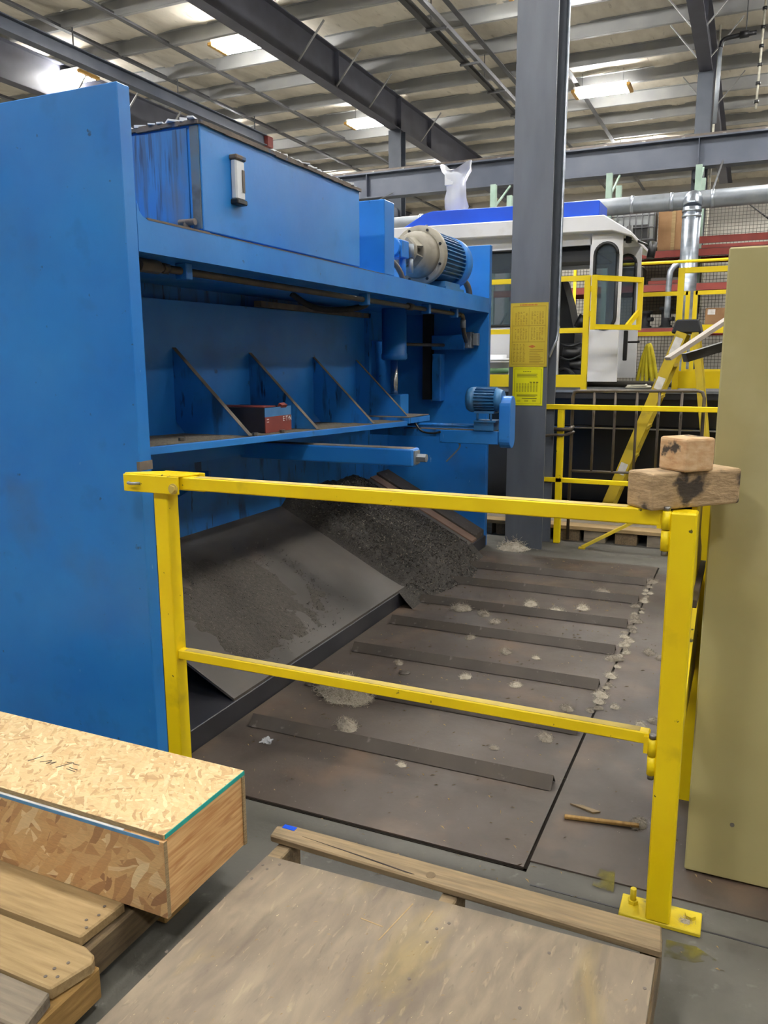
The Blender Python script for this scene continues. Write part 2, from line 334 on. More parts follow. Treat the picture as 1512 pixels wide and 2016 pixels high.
# ------------------------------------------------------------------ the hall: floor, walls, roof
XL, XR, YN, YF, ZC = -19.0, 9.0, -7.0, 33.0, 7.86
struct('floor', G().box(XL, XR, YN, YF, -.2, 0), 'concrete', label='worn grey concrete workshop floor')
struct('wall_back', G().box(XL, XR, YF, YF + .2, 0, ZC + .4), 'wall_white')
struct('wall_left', G().box(XL - .2, XL, YN, YF, 0, ZC + .4), 'wall_white')
struct('wall_right', G().box(XR, XR + .2, YN, YF, 0, ZC + .4), 'wall_dark')
struct('wall_near', G().box(XL, XR, YN - .2, YN, 0, ZC + .4), 'wall_dark')
PY = [12.45 + 1.525 * k for k in range(-12, 13)]
g = G(); nx, ny = 150, 200; vs = []
for j in range(ny + 1):
    y = YN + (YF - YN) * j / ny
    fr = ((y - PY[0]) / 1.525) % 1.0
    for i in range(nx + 1):
        x = XL + (XR - XL) * i / nx
        z = ZC - .055 * math.sin(math.pi * fr) + .035 * noise.noise(Vector((x * 1.6, y * .9, 0))) + .02 * noise.noise(Vector((x * 4, y * 1.2, 3)))
        vs.append((x, y, z))
g.add(vs, [(j * (nx + 1) + i, j * (nx + 1) + i + 1, (j + 1) * (nx + 1) + i + 1, (j + 1) * (nx + 1) + i) for j in range(ny) for i in range(nx)], True)
g.box(XL, XR, YN, YF, ZC + .15, ZC + .3)
CEIL = struct('ceiling', g, 'insulation', label='sagging dusty insulation blanket under the roof')
pm = mesh_of('purlin', G().box(XL, XR, -.008, .008, -.12, .12).box(XL, XR, 0, .075, -.13, -.12).box(XL, XR, -.075, 0, .12, .128)); pm.materials.append(MATS['purlin'])
for y in PY: link('purlin', pm, None, CEIL, loc=(0, y, 7.72))
bm_ = mesh_of('bridging_bar', G().box(-.05, .05, 0, 40, -.006, .006).box(-.05, -.04, 0, 40, 0, .09)); bm_.materials.append(MATS['bridging'])
for x in (-16.5, -15.2, -12.2, -10.9, -5.27, -4.05, 1.6, 3.0): link('bridging_bar', bm_, None, CEIL, loc=(x, YN, 7.575))
rm = mesh_of('rafter', G().box(-.012, .012, YN, YF, -.35, .35).box(-.12, .12, YN, YF, -.37, -.35).box(-.12, .12, YN, YF, .35, .37)); rm.materials.append(MATS['rafter'])
RX = (-13.7, -8.13, -1.19, 5.6)
for x in RX: link('rafter', rm, None, CEIL, loc=(x, 0, 7.23))
sm_ = mesh_of('stiffener', G().box(-.11, .11, -.01, .01, -.35, .35)); sm_.materials.append(MATS['rafter'])
for x in RX[:3]:
    for y in (10.5, 15.6, 18.8, 20.8): link('rafter_stiffener', sm_, None, CEIL, loc=(x, y, 7.23))
fb = mesh_of('flange_brace', G().bar((.1, 0, -.33), (.62, .06, .30), .045, .02)); fb.materials.append(MATS['purlin'])
for x in RX[:3]:
    for y in (PY[10], PY[11], PY[13], PY[14], PY[15], PY[17]):
        link('flange_brace', fb, None, CEIL, loc=(x, y, 7.23)); link('flange_brace', fb, None, CEIL, loc=(x, y, 7.23), rot=(0, 0, math.pi))

def i_column(name, cx, cy, hw, hd, z1, label, m, tf=.02):
    r = root(name, (cx, cy, 0), label, 'column')
    boxp('flange', (cx - hw, cx + hw, cy - hd, cy - hd + tf, 0, z1), m, r)
    boxp('flange', (cx - hw, cx + hw, cy + hd - tf, cy + hd, 0, z1), m, r)
    boxp('web', (cx - .012, cx + .012, cy - hd + tf, cy + hd - tf, 0, z1), m, r)
    return r
COLM = i_column('steel_column', -1.53, 6.17, .146, .155, 7.58, 'large grey steel building column carrying two yellow charts', 'col_grey')
part('conduit', G().tube([(-1.355, 6.2, 7.5), (-1.355, 6.2, 1.66), (-1.362, 6.19, 1.60), (-1.40, 6.12, 1.47)], .013, 8), 'galv', COLM, label='thin bright conduit')
i_column('steel_column', -1.19, 17.75, .14, .15, 6.85, 'distant dark steel column rising behind the galvanised ducts', 'col_far')
i_column('steel_column', -8.13, 18.8, .16, .15, 6.85, 'distant dark steel column above the blue oil tank', 'col_far')
r = root('crane_beam', (-4, 17.2, 5.05), 'long dark blue crane runway beam spanning below the roof', 'beam')
boxp('web', (XL, XR, 17.19, 17.21, 5.06, 5.54), 'crane_blue', r); boxp('flange', (XL, XR, 17.05, 17.35, 5.03, 5.06), 'crane_blue', r); boxp('flange', (XL, XR, 17.05, 17.35, 5.54, 5.57), 'crane_blue', r)
boxp('rail', (XL, XR, 17.17, 17.23, 5.57, 5.64), 'pipe_brown', r)
stf = mesh_of('stiffener', G().box(-.008, .008, 17.06, 17.19, 5.06, 5.54)); stf.materials.append(MATS['crane_blue'])
for x in (-8.13, -4.7, -1.19): link('stiffener', stf, None, r, loc=(x, 0, 0))
clp = mesh_of('rail_clip', G().box(-.03, .03, 17.06, 17.13, 5.57, 5.59)); clp.materials.append(MATS['bolt_steel'])
for k in range(16): link('rail_clip', clp, None, r, loc=(-9.4 + k * .72, 0, 0))
for cx in (-1.19, -8.13):
    boxp('bracket', (cx - .1, cx + .1, 17.3, 17.62 if cx > -5 else 18.66, 4.85, 5.05), 'crane_blue', r)
r = root('monorail_beam', (-12, 11, 6.98), 'dark monorail beam hung on short rods over the machine', 'beam')
part('beam', G().box(-12.01, -11.99, 0, 19, 7.0, 7.22).box(-12.1, -11.9, 0, 19, 6.98, 7.0).box(-12.1, -11.9, 0, 19, 7.22, 7.24), 'crane_blue', r)
boxp('end_stop', (-12.12, -11.88, 19, 19.25, 6.96, 7.22), 'box_red', r)
rod = mesh_of('hanger_rod', G().cyl((0, 0, 7.24), (0, 0, 7.6), .014, 6)); rod.materials.append(MATS['bridging'])
for y in PY[2:17:2]: link('hanger_rod', rod, None, r, loc=(-12, y + .03, 0))
r = root('cable_tray', (-5.42, 16, 7.2), 'black twin rail cable tray hung under the purlins', 'cable tray')
boxp('rail', (-5.60, -5.50, 2, 22, 7.15, 7.25), 'black', r); boxp('rail', (-5.33, -5.25, 2, 22, 7.16, 7.24), 'bridging', r)
tie = mesh_of('cross_tie', G().box(-5.62, -5.23, -.02, .02, 7.11, 7.15)); tie.materials.append(MATS['bridging'])
thr = mesh_of('hanger_rod', G().cyl((-5.42, 0, 7.15), (-5.42, 0, 7.6), .01, 6)); thr.materials.append(MATS['bridging'])
for k in range(11): link('cross_tie', tie, None, r, loc=(0, 3.3 + 1.83 * k, 0))
for y in PY[3:16:2]: link('hanger_rod', thr, None, r, loc=(0, y + .03, 0))

# high-bay fluorescent fixtures, their tubes are the light of the hall
hb = mesh_of('housing', G().box(-.60, .60, -.25, .25, .03, .09), .004); hb.materials.append(MATS['lamp_body'])
ec = mesh_of('end_cap', G().box(-.045, .045, -.29, .29, -.035, .03), .01); ec.materials.append(MATS['lamp_gold'])
tb = mesh_of('tube', G().cyl((-.56, 0, 0), (.56, 0, 0), .02, 8)); tb.materials.append(MATS['tube_glow'])
hg = mesh_of('hanger', G().cyl((0, 0, .09), (0, 0, .45), .006, 5)); hg.materials.append(MATS['bridging'])
LX, LY = (-13.75, -9.25, -3.5, 1.6, 6.6), (-3.6, 2.3, 8.2, 14.05, 19.75, 25.6)
for x in LX:
    for y in LY:
        seen = (x, y) in ((-13.75, 14.05), (-9.25, 14.05), (-9.25, 19.75), (-3.5, 19.75))
        lb = {(-13.75, 14.05): 'bright tube fixture hung above the tall blue side plate', (-9.25, 14.05): 'bright tube fixture hung close beside the big roof rafter, over the oil tank',
              (-9.25, 19.75): 'tube fixture hung in front of the distant column at the rafter', (-3.5, 19.75): 'tube fixture hung between the near grey column and the distant column'}.get((x, y), 'tube fixture of the roof grid, %s the row over the machine' % ('over or beside' if y in (2.3, 8.2) else 'beyond'))
        r = root('ceiling_light', (x, y, 7.4), lb, 'light', 'high bay tube fixtures under the roof')
        link('housing', hb, None, r, loc=(x, y, 7.4)); link('hanger', hg, None, r, loc=(x - .45, y, 7.4)); link('hanger', hg, None, r, loc=(x + .45, y, 7.4))
        link('end_cap', ec, None, r, loc=(x - .6, y, 7.4)); link('end_cap', ec, None, r, loc=(x + .6, y, 7.4))
        for d in (-.245, -.10, .10, .245): link('tube', tb, None, r, loc=(x, y + d, 7.39))

# ------------------------------------------------------------------ steel floor plates with ribs
FP = root('floor_plate', (-1.15, 3.9, 0), 'large brown steel floor plate with welded angle ribs before the chute', 'floor plate')
boxp('plate', (-1.805, -.495, 2.06, 5.78, 0, .007), 'steel_dark', FP)
rbm = mesh_of('rib', G().prism([(-.036, .010), (-.031, .010), (0, .043), (.031, .010), (.036, .010), (0, .050)], 'x', -1.735, -.515).box(-1.72, -1.69, -.033, .033, .007, .012).box(-1.1, -1.05, -.033, .033, .007, .012).box(-.56, -.53, -.033, .033, .007, .012)); rbm.materials.append(MATS['rib_steel'])
for y in (2.535, 2.985, 3.455, 3.93, 4.37, 4.85, 5.28): link('rib', rbm, None, FP, loc=(0, y, 0))
boxp('seam_dirt', (-.495, -.485, 2.05, 5.78, 0, .0022), 'seam', FP); boxp('seam_dirt', (-1.80, -.485, 2.051, 2.06, 0, .0022), 'seam', FP)
fp2 = boxp('floor_plate', (-.485, 1.0, 2.1, 5.6, 0, .005), 'steel_dark'); tag(fp2, 'plain brown steel floor plate running under the yellow gate toward the olive panel', 'floor plate')
cj = boxp('trim_1', (-.46, 3, 1.995, 2.0, 0, .0012), 'curb_steel'); cj['kind'] = 'structure'
for nm, pts_, lb_ in (('paint_overspray', [(-.30, 2.06), (-.24, 2.05), (-.25, 2.15), (-.29, 2.17)], 'faint yellow paint overspray on the floor behind the base plate'), ('paint_overspray', [(-.09, 1.86), (-.02, 1.87), (.03, 1.90), (-.02, 1.93), (-.09, 1.925)], 'yellow paint overspray on the floor in front of the base plate')):
    tag(part(nm, G().prism(pts_, 'z', .0003 if 'front' in lb_ else .0053, .0008 if 'front' in lb_ else .0056), 'yellow_dust'), lb_, 'paint mark')

# ------------------------------------------------------------------ the blue shear
SH = root('plate_shear', (-2.5, 4, 0), 'large blue hydraulic plate shear with oil tank and scrap chute', 'machine')
XF = -1.82
part('side_plate', G().prism([(-3.4, 0), (XF, 0), (XF, 2.29), (-3.4, 2.29)], 'y', 2.06, 2.117), 'blue', SH, .003, label='tall blue end plate nearest the plywood box')
boxp('paint_mark', (XF - .012, XF + .001, 2.057, 2.12, 1.095, 1.125), 'rust_edge', SH)
boxp('side_plate', (-3.4, XF, 5.945, 6.0, 0, 2.29), 'blue', SH, .004)
bmf = G().box(-2.62, XF, 2.117, 5.945, 1.80, 1.905)
bmf.prism([(2.117, 1.905), (2.165, 1.905), (2.142, 1.912), (2.128, 1.926), (2.119, 1.955)], 'x', XF - .04, XF)
part('cross_beam', bmf, 'blue', SH)
boxp('weld_edge', (XF - .012, XF + .001, 2.165, 2.50, 1.903, 1.910), 'rust_edge', SH)
boxp('beam_edge', (XF - .006, XF + .001, 2.50, 4.04, 1.904, 1.907), 'dusty_edge', SH)
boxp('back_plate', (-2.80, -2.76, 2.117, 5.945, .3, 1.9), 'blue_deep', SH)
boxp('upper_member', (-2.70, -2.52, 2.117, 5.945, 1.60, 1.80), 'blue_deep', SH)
# tank
TK = boxp('oil_tank', (-2.56, -1.845, 2.50, 3.79, 1.918, 2.283), 'blue', SH, .003)
boxp('tank_end', (-2.50, -1.90, 2.494, 2.50, 1.93, 2.27), 'blue_stained', TK)
boxp('tank_corner', (-1.885, -1.850, 2.4925, 2.499, 1.925, 2.275), 'corner_grime', TK)
g = G()
for (a, b_) in (((-2.56, 2.495), (-1.845, 2.495)), ((-1.845, 2.495), (-1.845, 3.795))):
    a = Vector((a[0], a[1], 2.286)); b_ = Vector((b_[0], b_[1], 2.286)); n = 26
    for i in range(n):
        p = a.lerp(b_, i / n); q = a.lerp(b_, (i + 1) / n); g.bar(p, q, .02, .012 + .008 * random.random())
part('lid_edge', g, 'rust_edge', TK)
g = G()
for i in range(26):
    t = i / 25; p = Vector((-1.86, 2.5, 2.297)).lerp(Vector((-1.86, 3.75, 2.297)), t) if i > 9 else Vector((-2.3, 2.505, 2.297)).lerp(Vector((-1.87, 2.505, 2.297)), i / 9)
    g.obox(p, (.02 + .03 * random.random(), .03 + .05 * random.random(), .012 * random.random() + .003), Matrix.Rotation(random.random(), 3, 'Z'))
part('sealant', g, 'white_plastic', TK, label='crusty white sealant along the tank lid')
LG = boxp('level_gauge', (-1.845, -1.818, 2.678, 2.738, 2.055, 2.200), 'white_plastic', TK, .006)
part('gauge_cap', G().box(-1.848, -1.812, 2.674, 2.742, 2.198, 2.216), 'rust_edge', LG, .004); part('gauge_cap', G().box(-1.848, -1.812, 2.674, 2.742, 2.038, 2.057), 'black', LG, .004)
boxp('sight_glass', (-1.820, -1.815, 2.716, 2.731, 2.085, 2.165), 'pipe_brown', LG)
part('drain_fitting', G().cyl((-1.93, 2.47, 1.945), (-1.86, 2.47, 1.945), .012, 8).cyl((-1.9, 2.47, 1.905), (-1.9, 2.47, 1.95), .012, 8), 'rust_edge', TK)
part('return_pipe', G().tube([(-1.95, 3.86, 1.905), (-1.95, 3.86, 2.10), (-1.95, 3.80, 2.12)], .02, 8).cyl((-1.95, 3.86, 2.02), (-1.95, 3.86, 2.09), .03, 8), 'grey_metal', TK)
boxp('mid_plate', (-2.4, XF, 4.04, 4.17, 1.905, 2.287), 'blue', SH, .004)
# pump and motor: axis along the machine
MX, MZ = -1.985, 2.112
PW = part('power_unit', G().lathe((MX, 4.990, MZ), (0, 1, 0), [(0, .145), (.0, .150), (.50, .150), (.50, .145)], 36), 'blue_motor', SH, label='finned electric motor with a grey bell housing')
g = G()
for k in range(40):
    a = 2 * math.pi * k / 40 + .05; d = Vector((math.cos(a), 0, math.sin(a)))
    if d.z < -.72: continue
    g.bar(Vector((MX, 5.010, MZ)) + d * .158, Vector((MX, 5.400, MZ)) + d * .158, .007, .030, up=d)
part('cooling_fin', g, 'blue_motor', PW, label='ring of cooling fins')
part('fan_cover', G().lathe((MX, 5.380, MZ), (0, 1, 0), [(0, .165), (0, .176), (.13, .176), (.16, .15), (.165, .05)], 36), 'blue', PW)
part('bell_flange', G().lathe((MX, 4.930, MZ), (0, 1, 0), [(0, .135), (0, .178), (.012, .183), (.045, .183), (.06, .17), (.075, .13)], 40), 'grey_metal', PW)
g = G().lathe((MX, 4.930, MZ), (0, -1, 0), [(0, .145), (.06, .138), (.12, .115), (.135, .10), (.135, .066), (.05, .060)], 32)
part('bell_housing', g, 'grey_metal', PW)
bh = mesh_of('bolt_hole', G().cyl((0, -.004, 0), (0, .004, 0), .009, 10)); bh.materials.append(MATS['black'])
for k in range(8):
    a = math.pi / 8 + k * math.pi / 4; link('bolt_hole', bh, None, PW, loc=(MX + .160 * math.cos(a), 4.928, MZ + .160 * math.sin(a)))
    if k % 2 == 0: link('bolt_hole', bh, None, PW, loc=(MX + .105 * math.cos(a + .4), 4.845, MZ + .105 * math.sin(a + .4)))
g = G()
for k in range(4):
    a = math.pi / 4 + k * math.pi / 2; d = Vector((math.cos(a), 0, math.sin(a)))
    p = Vector((MX, 4.850, MZ)) + d * .085; q = Vector((MX, 4.680, MZ)) + d * .062
    g.bar(p, q, .075, .018, up=d)
part('adapter_rib', g, 'grey_metal', PW)
part('adapter_ring', G().lathe((MX, 4.705, MZ), (0, -1, 0), [(0, .05), (0, .085), (.022, .085), (.022, .05)], 24), 'grey_metal', PW)
part('pump', G().cyl((MX, 4.680, MZ), (MX, 4.500, MZ), .055, 18).box(MX - .05, MX + .06, 4.520, 4.630, MZ - .06, MZ + .04).cyl((MX + .03, 4.600, MZ - .05), (MX + .03, 4.600, MZ - .16), .022, 10), 'blue_deep', PW, .004)
part('pump_fitting', G().cyl((MX + .06, 4.660, MZ + .03), (MX + .06, 4.660, MZ - .05), .02, 10).cyl((MX + .06, 4.660, MZ - .05), (MX + .06, 4.660, MZ - .14), .014, 10), 'galv_dull', PW)
part('suction_hose', G().tube([(MX - .02, 4.400, MZ + .02), (MX + .02, 4.380, 2.05), (MX + .08, 4.430, 1.98), (MX + .09, 4.480, 1.905)], .016, 8, sub=2), 'pipe_brown', PW)
part('mount_foot', G().prism([(5.060, 1.905), (5.380, 1.905), (5.360, 1.96), (5.080, 1.96)], 'x', MX - .13, MX + .13).box(MX - .15, MX + .15, 5.040, 5.400, 1.905, 1.925), 'blue_motor', PW)
part('power_cable', G().tube([(MX + .07, 5.500, 2.03), (MX + .10, 5.600, 1.99), (MX + .11, 5.630, 1.94), (MX + .11, 5.640, 1.905)], .022, 8, sub=2), 'pipe_brown', PW)
part('lifting_eye', G().cyl((MX, 5.070, 2.26), (MX, 5.070, 2.315), .010, 8), 'galv_dull', PW)

# ram: raked panel, shelf and gussets
def zs(y): return 1.14 - .0305 * (y - 2.33)
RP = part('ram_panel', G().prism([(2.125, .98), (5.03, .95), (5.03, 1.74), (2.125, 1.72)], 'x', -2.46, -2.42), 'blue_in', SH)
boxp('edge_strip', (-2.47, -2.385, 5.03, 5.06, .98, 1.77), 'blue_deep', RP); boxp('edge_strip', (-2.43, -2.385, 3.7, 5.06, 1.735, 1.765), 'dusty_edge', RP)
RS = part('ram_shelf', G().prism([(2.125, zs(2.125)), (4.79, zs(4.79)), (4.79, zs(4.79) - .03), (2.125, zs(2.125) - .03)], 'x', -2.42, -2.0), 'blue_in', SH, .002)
g = G(); n = 60; mm = 12; vs = []
for i in range(n + 1):
    y = 2.13 + 2.65 * i / n
    for j in range(mm + 1):
        x = -2.41 + .398 * j / mm
        vs.append((x, y, zs(y) + .001 + (.006 * max(0, noise.noise(Vector((x * 14, y * 9, 1))) + .35) if 0 < j < mm else 0)))
g.add(vs, [(i * (mm + 1) + j, i * (mm + 1) + j + 1, (i + 1) * (mm + 1) + j + 1, (i + 1) * (mm + 1) + j) for i in range(n) for j in range(mm)], True)
part('dust_layer', g, 'dusty_shelf', RS, kind='stuff', label='crumbly brown dust covering the shelf')
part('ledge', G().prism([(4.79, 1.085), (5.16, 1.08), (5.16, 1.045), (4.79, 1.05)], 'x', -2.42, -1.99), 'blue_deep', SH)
boxp('ledge_top', (-2.42, -1.995, 4.80, 5.155, 1.0855, 1.089), 'dusty_edge', SH)
for y in (3.01, 3.63, 4.317, 4.90):
    z = zs(y) + .004; xb = -2.42
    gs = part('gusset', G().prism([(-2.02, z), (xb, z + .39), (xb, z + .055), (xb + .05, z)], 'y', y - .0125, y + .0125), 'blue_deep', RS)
    d = Vector((xb + 2.02, 0, .39)).normalized(); nrm = Vector((.39, 0, -(xb + 2.02))).normalized()
    a = Vector((-2.02, y, z)) + nrm * .0008; b_ = Vector((xb, y, z + .39)) + nrm * .0008
    part('dusty_top', G().bar(a, b_, .027, .002, up=nrm), 'dusty_edge', gs)
nut = mesh_of('shelf_bolt', G().cyl((0, 0, 0), (0, 0, .016), .014, 6, smooth=False)); nut.materials.append(MATS['bolt_steel'])
for x, y in ((-2.02, 3.05), (-2.03, 3.30), (-2.09, 2.62)): link('shelf_bolt', nut, None, RS, loc=(x, y, zs(y)))
sb = mesh_of('panel_bolt', G().cyl((0, 0, 0), (.02, 0, 0), .009, 8)); sb.materials.append(MATS['bolt_steel'])
for y, z in ((3.05, 1.70), (4.55, 1.72)): link('panel_bolt', sb, None, RP, loc=(-2.52, y, z))
# back gauge arms
A1 = boxp('gauge_arm', (-2.45, -1.455, 3.545, 3.640, .945, 1.03), 'blue', SH, .008, seg=2)
boxp('arm_dust', (-2.30, -1.47, 3.552, 3.633, 1.030, 1.0315), 'dusty_edge', A1)
part('arm_bolt', G().box(-1.46, -1.448, 3.56, 3.625, .955, 1.02).cyl((-1.448, 3.592, .985), (-1.40, 3.592, .985), .021, 6, smooth=False), 'galv_dull', A1)
A2 = boxp('gauge_arm', (-1.84, -1.44, 4.95, 5.05, .917, 1.003), 'blue', SH, .004)
boxp('arm_rail', (-2.35, -1.84, 4.955, 5.045, .955, 1.003), 'blue_deep', A2); boxp('arm_dust', (-2.1, -1.45, 4.955, 5.045, 1.003, 1.006), 'dusty_edge', A2)
part('lead_screw', G().cyl((-2.3, 5.0, 1.03), (-1.62, 5.0, 1.03), .012, 10), 'blue_deep', A2)
part('cable', G().tube([(-2.02, 4.94, 1.06), (-1.99, 4.93, 1.02), (-1.96, 4.94, .985), (-1.88, 4.94, .975), (-1.83, 4.945, .99)], .007, 6, sub=2), 'black', A2)
part('dangling_cable', G().tube([(-1.72, 4.98, .92), (-1.70, 4.98, .90), (-1.73, 4.98, .86), (-1.80, 4.98, .79)], .006, 6, sub=2), 'galv_dull', A2)
M2 = part('gauge_motor', G().lathe((-1.66, 5.0, 1.20), (1, 0, 0), [(0, .055), (0, .068), (.02, .080), (.055, .082), (.055, .070), (.19, .070), (.19, .078), (.235, .06)], 28), 'blue_motor', A2)
g = G()
for k in range(24):
    a = 2 * math.pi * k / 24; d = Vector((0, math.cos(a), math.sin(a)))
    g.bar(Vector((-1.602, 5.0, 1.20)) + d * .074, Vector((-1.47, 5.0, 1.20)) + d * .074, .005, .016, up=d)
part('motor_fins', g, 'blue_motor', M2)
part('motor_base', G().box(-1.60, -1.47, 4.94, 5.06, 1.006, 1.06).box(-1.60, -1.455, 4.93, 5.07, 1.06, 1.07).cyl((-1.58, 4.95, 1.07), (-1.58, 4.95, 1.13), .008, 6).cyl((-1.49, 4.95, 1.07), (-1.49, 4.95, 1.13), .008, 6).box(-1.60, -1.47, 4.94, 5.06, 1.115, 1.13), 'blue_motor', M2)
pts = [(5.0 + .062 * math.cos(a), 1.165 + .062 * math.sin(a)) for a in [math.pi * i / 10 for i in range(11)]] + [(5.0 + .062 * math.cos(a), .955 + .062 * math.sin(a)) for a in [math.pi + math.pi * i / 10 for i in range(11)]]
part('belt_guard', G().prism(pts, 'x', -1.435, -1.36), 'blue', A2, .006, seg=2)
# cylinder
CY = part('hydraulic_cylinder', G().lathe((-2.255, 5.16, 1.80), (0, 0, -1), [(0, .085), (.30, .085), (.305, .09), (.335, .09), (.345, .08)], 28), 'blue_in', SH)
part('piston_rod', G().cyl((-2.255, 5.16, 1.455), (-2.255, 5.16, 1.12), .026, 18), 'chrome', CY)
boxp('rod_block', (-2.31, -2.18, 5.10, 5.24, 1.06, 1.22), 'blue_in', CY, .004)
# hydraulic line under the beam
HL = part('hydraulic_line', G().tube([(-1.90, 2.20, 1.772), (-1.90, 5.50, 1.768)], .014, 10).cyl((-1.9, 2.2, 1.772), (-1.9, 2.30, 1.772), .024, 8).cyl((-1.9, 2.32, 1.772), (-1.9, 2.35, 1.772), .020, 6).cyl((-1.9, 4.55, 1.77), (-1.9, 4.62, 1.77), .022, 8), 'pipe_brown', SH)
for y in (2.44, 3.95, 4.85, 5.38): part('pipe_clamp', G().box(-1.925, -1.872, y - .018, y + .018, 1.742, 1.80), 'blue', HL, .003)
part('elbow_hose', G().tube([(-1.90, 5.50, 1.768), (-1.90, 5.56, 1.766), (-1.90, 5.585, 1.74), (-1.905, 5.60, 1.66), (-1.95, 5.80, 1.59)], .016, 8, sub=2), 'pipe_brown', HL)
part('hose_fitting', G().cyl((-1.903, 5.588, 1.735), (-1.903, 5.588, 1.68), .022, 6), 'galv_dull', HL)
part('hose_loop', G().tube([(-2.2, 3.7, 1.795), (-2.12, 3.78, 1.72), (-2.0, 3.9, 1.715), (-1.93, 4.05, 1.745), (-2.0, 4.2, 1.79)], .016, 8, sub=2), 'black_soft', HL)
part('relief_valve', G().box(-1.99, -1.93, 2.118, 2.17, 1.70, 1.78).cyl((-1.87, 2.14, 1.67), (-1.87, 2.14, 1.725), .016, 8), 'grey_metal', HL, .004)
VB = boxp('valve_block', (-2.25, -1.98, 5.86, 5.945, 1.53, 1.64), 'blue_deep', SH, .006)
part('solenoid', G().box(-1.98, -1.93, 5.86, 5.93, 1.54, 1.66).box(-1.925, -1.885, 5.87, 5.93, 1.56, 1.65), 'galv_dull', VB, .004)
part('feed_pipe', G().cyl((-2.255, 5.25, 1.565), (-2.15, 5.86, 1.565), .012, 8), 'pipe_brown', VB)
boxp('slide_gib', (-2.24, -2.17, 5.85, 5.945, 1.14, 1.50), 'blue_deep', SH, .004); boxp('slide_rack', (-2.33, -2.26, 5.88, 5.945, 1.15, 1.83), 'black_soft', SH)
# lower bed, chute
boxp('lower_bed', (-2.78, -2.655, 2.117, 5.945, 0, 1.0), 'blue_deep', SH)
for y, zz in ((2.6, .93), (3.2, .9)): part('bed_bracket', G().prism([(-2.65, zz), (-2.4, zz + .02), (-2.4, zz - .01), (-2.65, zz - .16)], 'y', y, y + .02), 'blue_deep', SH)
CH = part('scrap_chute', G().prism([(-1.815, .092), (-1.815, .104), (-2.655, .546), (-2.655, .534)], 'y', 2.52, 5.60), 'ramp_steel', SH, label='sloping grey steel chute plate')
part('far_plate', G().prism([(-1.815, .098), (-1.815, .114), (-2.655, .556), (-2.655, .540)], 'y', 5.60, 5.72), 'ramp_rust', CH); part('far_lip', G().prism([(-1.83, .0), (-1.83, .135), (-2.655, .575), (-2.655, .0)], 'y', 5.72, 5.944), 'rib_steel', CH)
boxp('curb_beam', (-2.12, -1.81, 2.118, 5.94, 0, .092), 'curb_steel', SH, .003)

def ramp_pt(x): return .104 + (-1.815 - x) * (.442 / .84)
# scrap heap sliding down the chute
g = G(); nu, nv = 70, 90; vs = []
def heap(x, y):
    """thickness of the heap above chute / floor"""
    t = max(0, min(1, (y - 4.27) / .10)) * max(0, min(1, (5.56 - y) / .22))
    e = .5 + .5 * noise.noise(Vector((x * 3, y * 3, 7)))
    h = .045 + .05 * e + .012 * noise.noise(Vector((x * 22, y * 22, 2)))
    return t, h
for i in range(nu + 1):
    s_ = i / nu; x0 = -2.66 + (-1.56 + 2.66) * s_
    for j in range(nv + 1):
        y = 4.20 + 1.40 * j / nv + .03 * noise.noise(Vector((x0 * 5, 0, 3)))
        t, h = heap(x0, y)
        if x0 < -1.815: base = ramp_pt(x0)
        else: base = .007 + .097 * max(0, 1 - (x0 + 1.815) / .10)
        lim = -1.60 - .16 * abs((y - 4.95) / .6) ** 1.5 + .05 * noise.noise(Vector((y * 6, 1, 1)))
        f = max(0, min(1, (lim - x0) / .15))
        if x0 > -1.815: h *= .75
        vs.append((x0, y, base - .004 + (h * t * f)))
g.add(vs, [(i * (nv + 1) + j, i * (nv + 1) + j + 1, (i + 1) * (nv + 1) + j + 1, (i + 1) * (nv + 1) + j) for i in range(nu) for j in range(nv)], True)
HP = root('scrap_heap', (-1.9, 4.9, .007), 'dark heap of shavings and dirt sliding down the chute onto the floor', 'scrap heap')
part('heap_body', g, 'chips', HP, kind='stuff')
def flakes(n, fn, smin, smax, mats, parent, name):
    gs_ = [G() for _ in mats]
    for _ in range(n):
        p = fn()
        if p is None: continue
        s_ = random.uniform(smin, smax); R = Matrix.Rotation(random.uniform(0, 6.28), 3, Vector((random.gauss(0, 1), random.gauss(0, 1), random.gauss(0, 1))).normalized())
        vs = [Vector(p) + R @ Vector(q) * s_ for q in ((-1, -.25, 0), (1, -.2, .1), (.9, .3, -.1), (-.8, .25, .2))]
        random.choice(gs_).add(vs, [(0, 1, 2), (0, 2, 3), (0, 3, 1), (1, 3, 2)])
    for g_, m_ in zip(gs_, mats): part(name, g_, m_, parent, kind='stuff')
def on_heap():
    x = random.uniform(-2.62, -1.62); y = random.uniform(4.3, 5.5); t, h = heap(x, y)
    if x < -1.815: b0 = ramp_pt(x)
    else:
        b0 = .007 + .097 * max(0, 1 - (x + 1.815) / .1); h *= .75
        lim = -1.60 - .16 * abs((y - 4.95) / .6) ** 1.5; h *= max(0, min(1, (lim - x) / .15))
        if x > lim: return None
    return (x, y, b0 + h * t)
flakes(8000, on_heap, .003, .010, ('chips', 'chips', 'chips', 'chips', 'chip_light'), HP, 'loose_shavings')
def on_patch():
    y = random.gauss(3.1, .33); x = random.gauss(-2.17, .14)
    if not (2.55 < y < 3.9 and -2.6 < x < -1.84): return None
    if noise.noise(Vector((x * 4, y * 4, 5))) < -.12: return None
    return (x, y, ramp_pt(x) + .003)
PT = root('scrap_patch', (-2.15, 3.1, ramp_pt(-2.15)), 'thin patch of dark shavings scattered on the bare part of the chute', 'shavings')
g = G(); nu, nv = 60, 90; vs = []
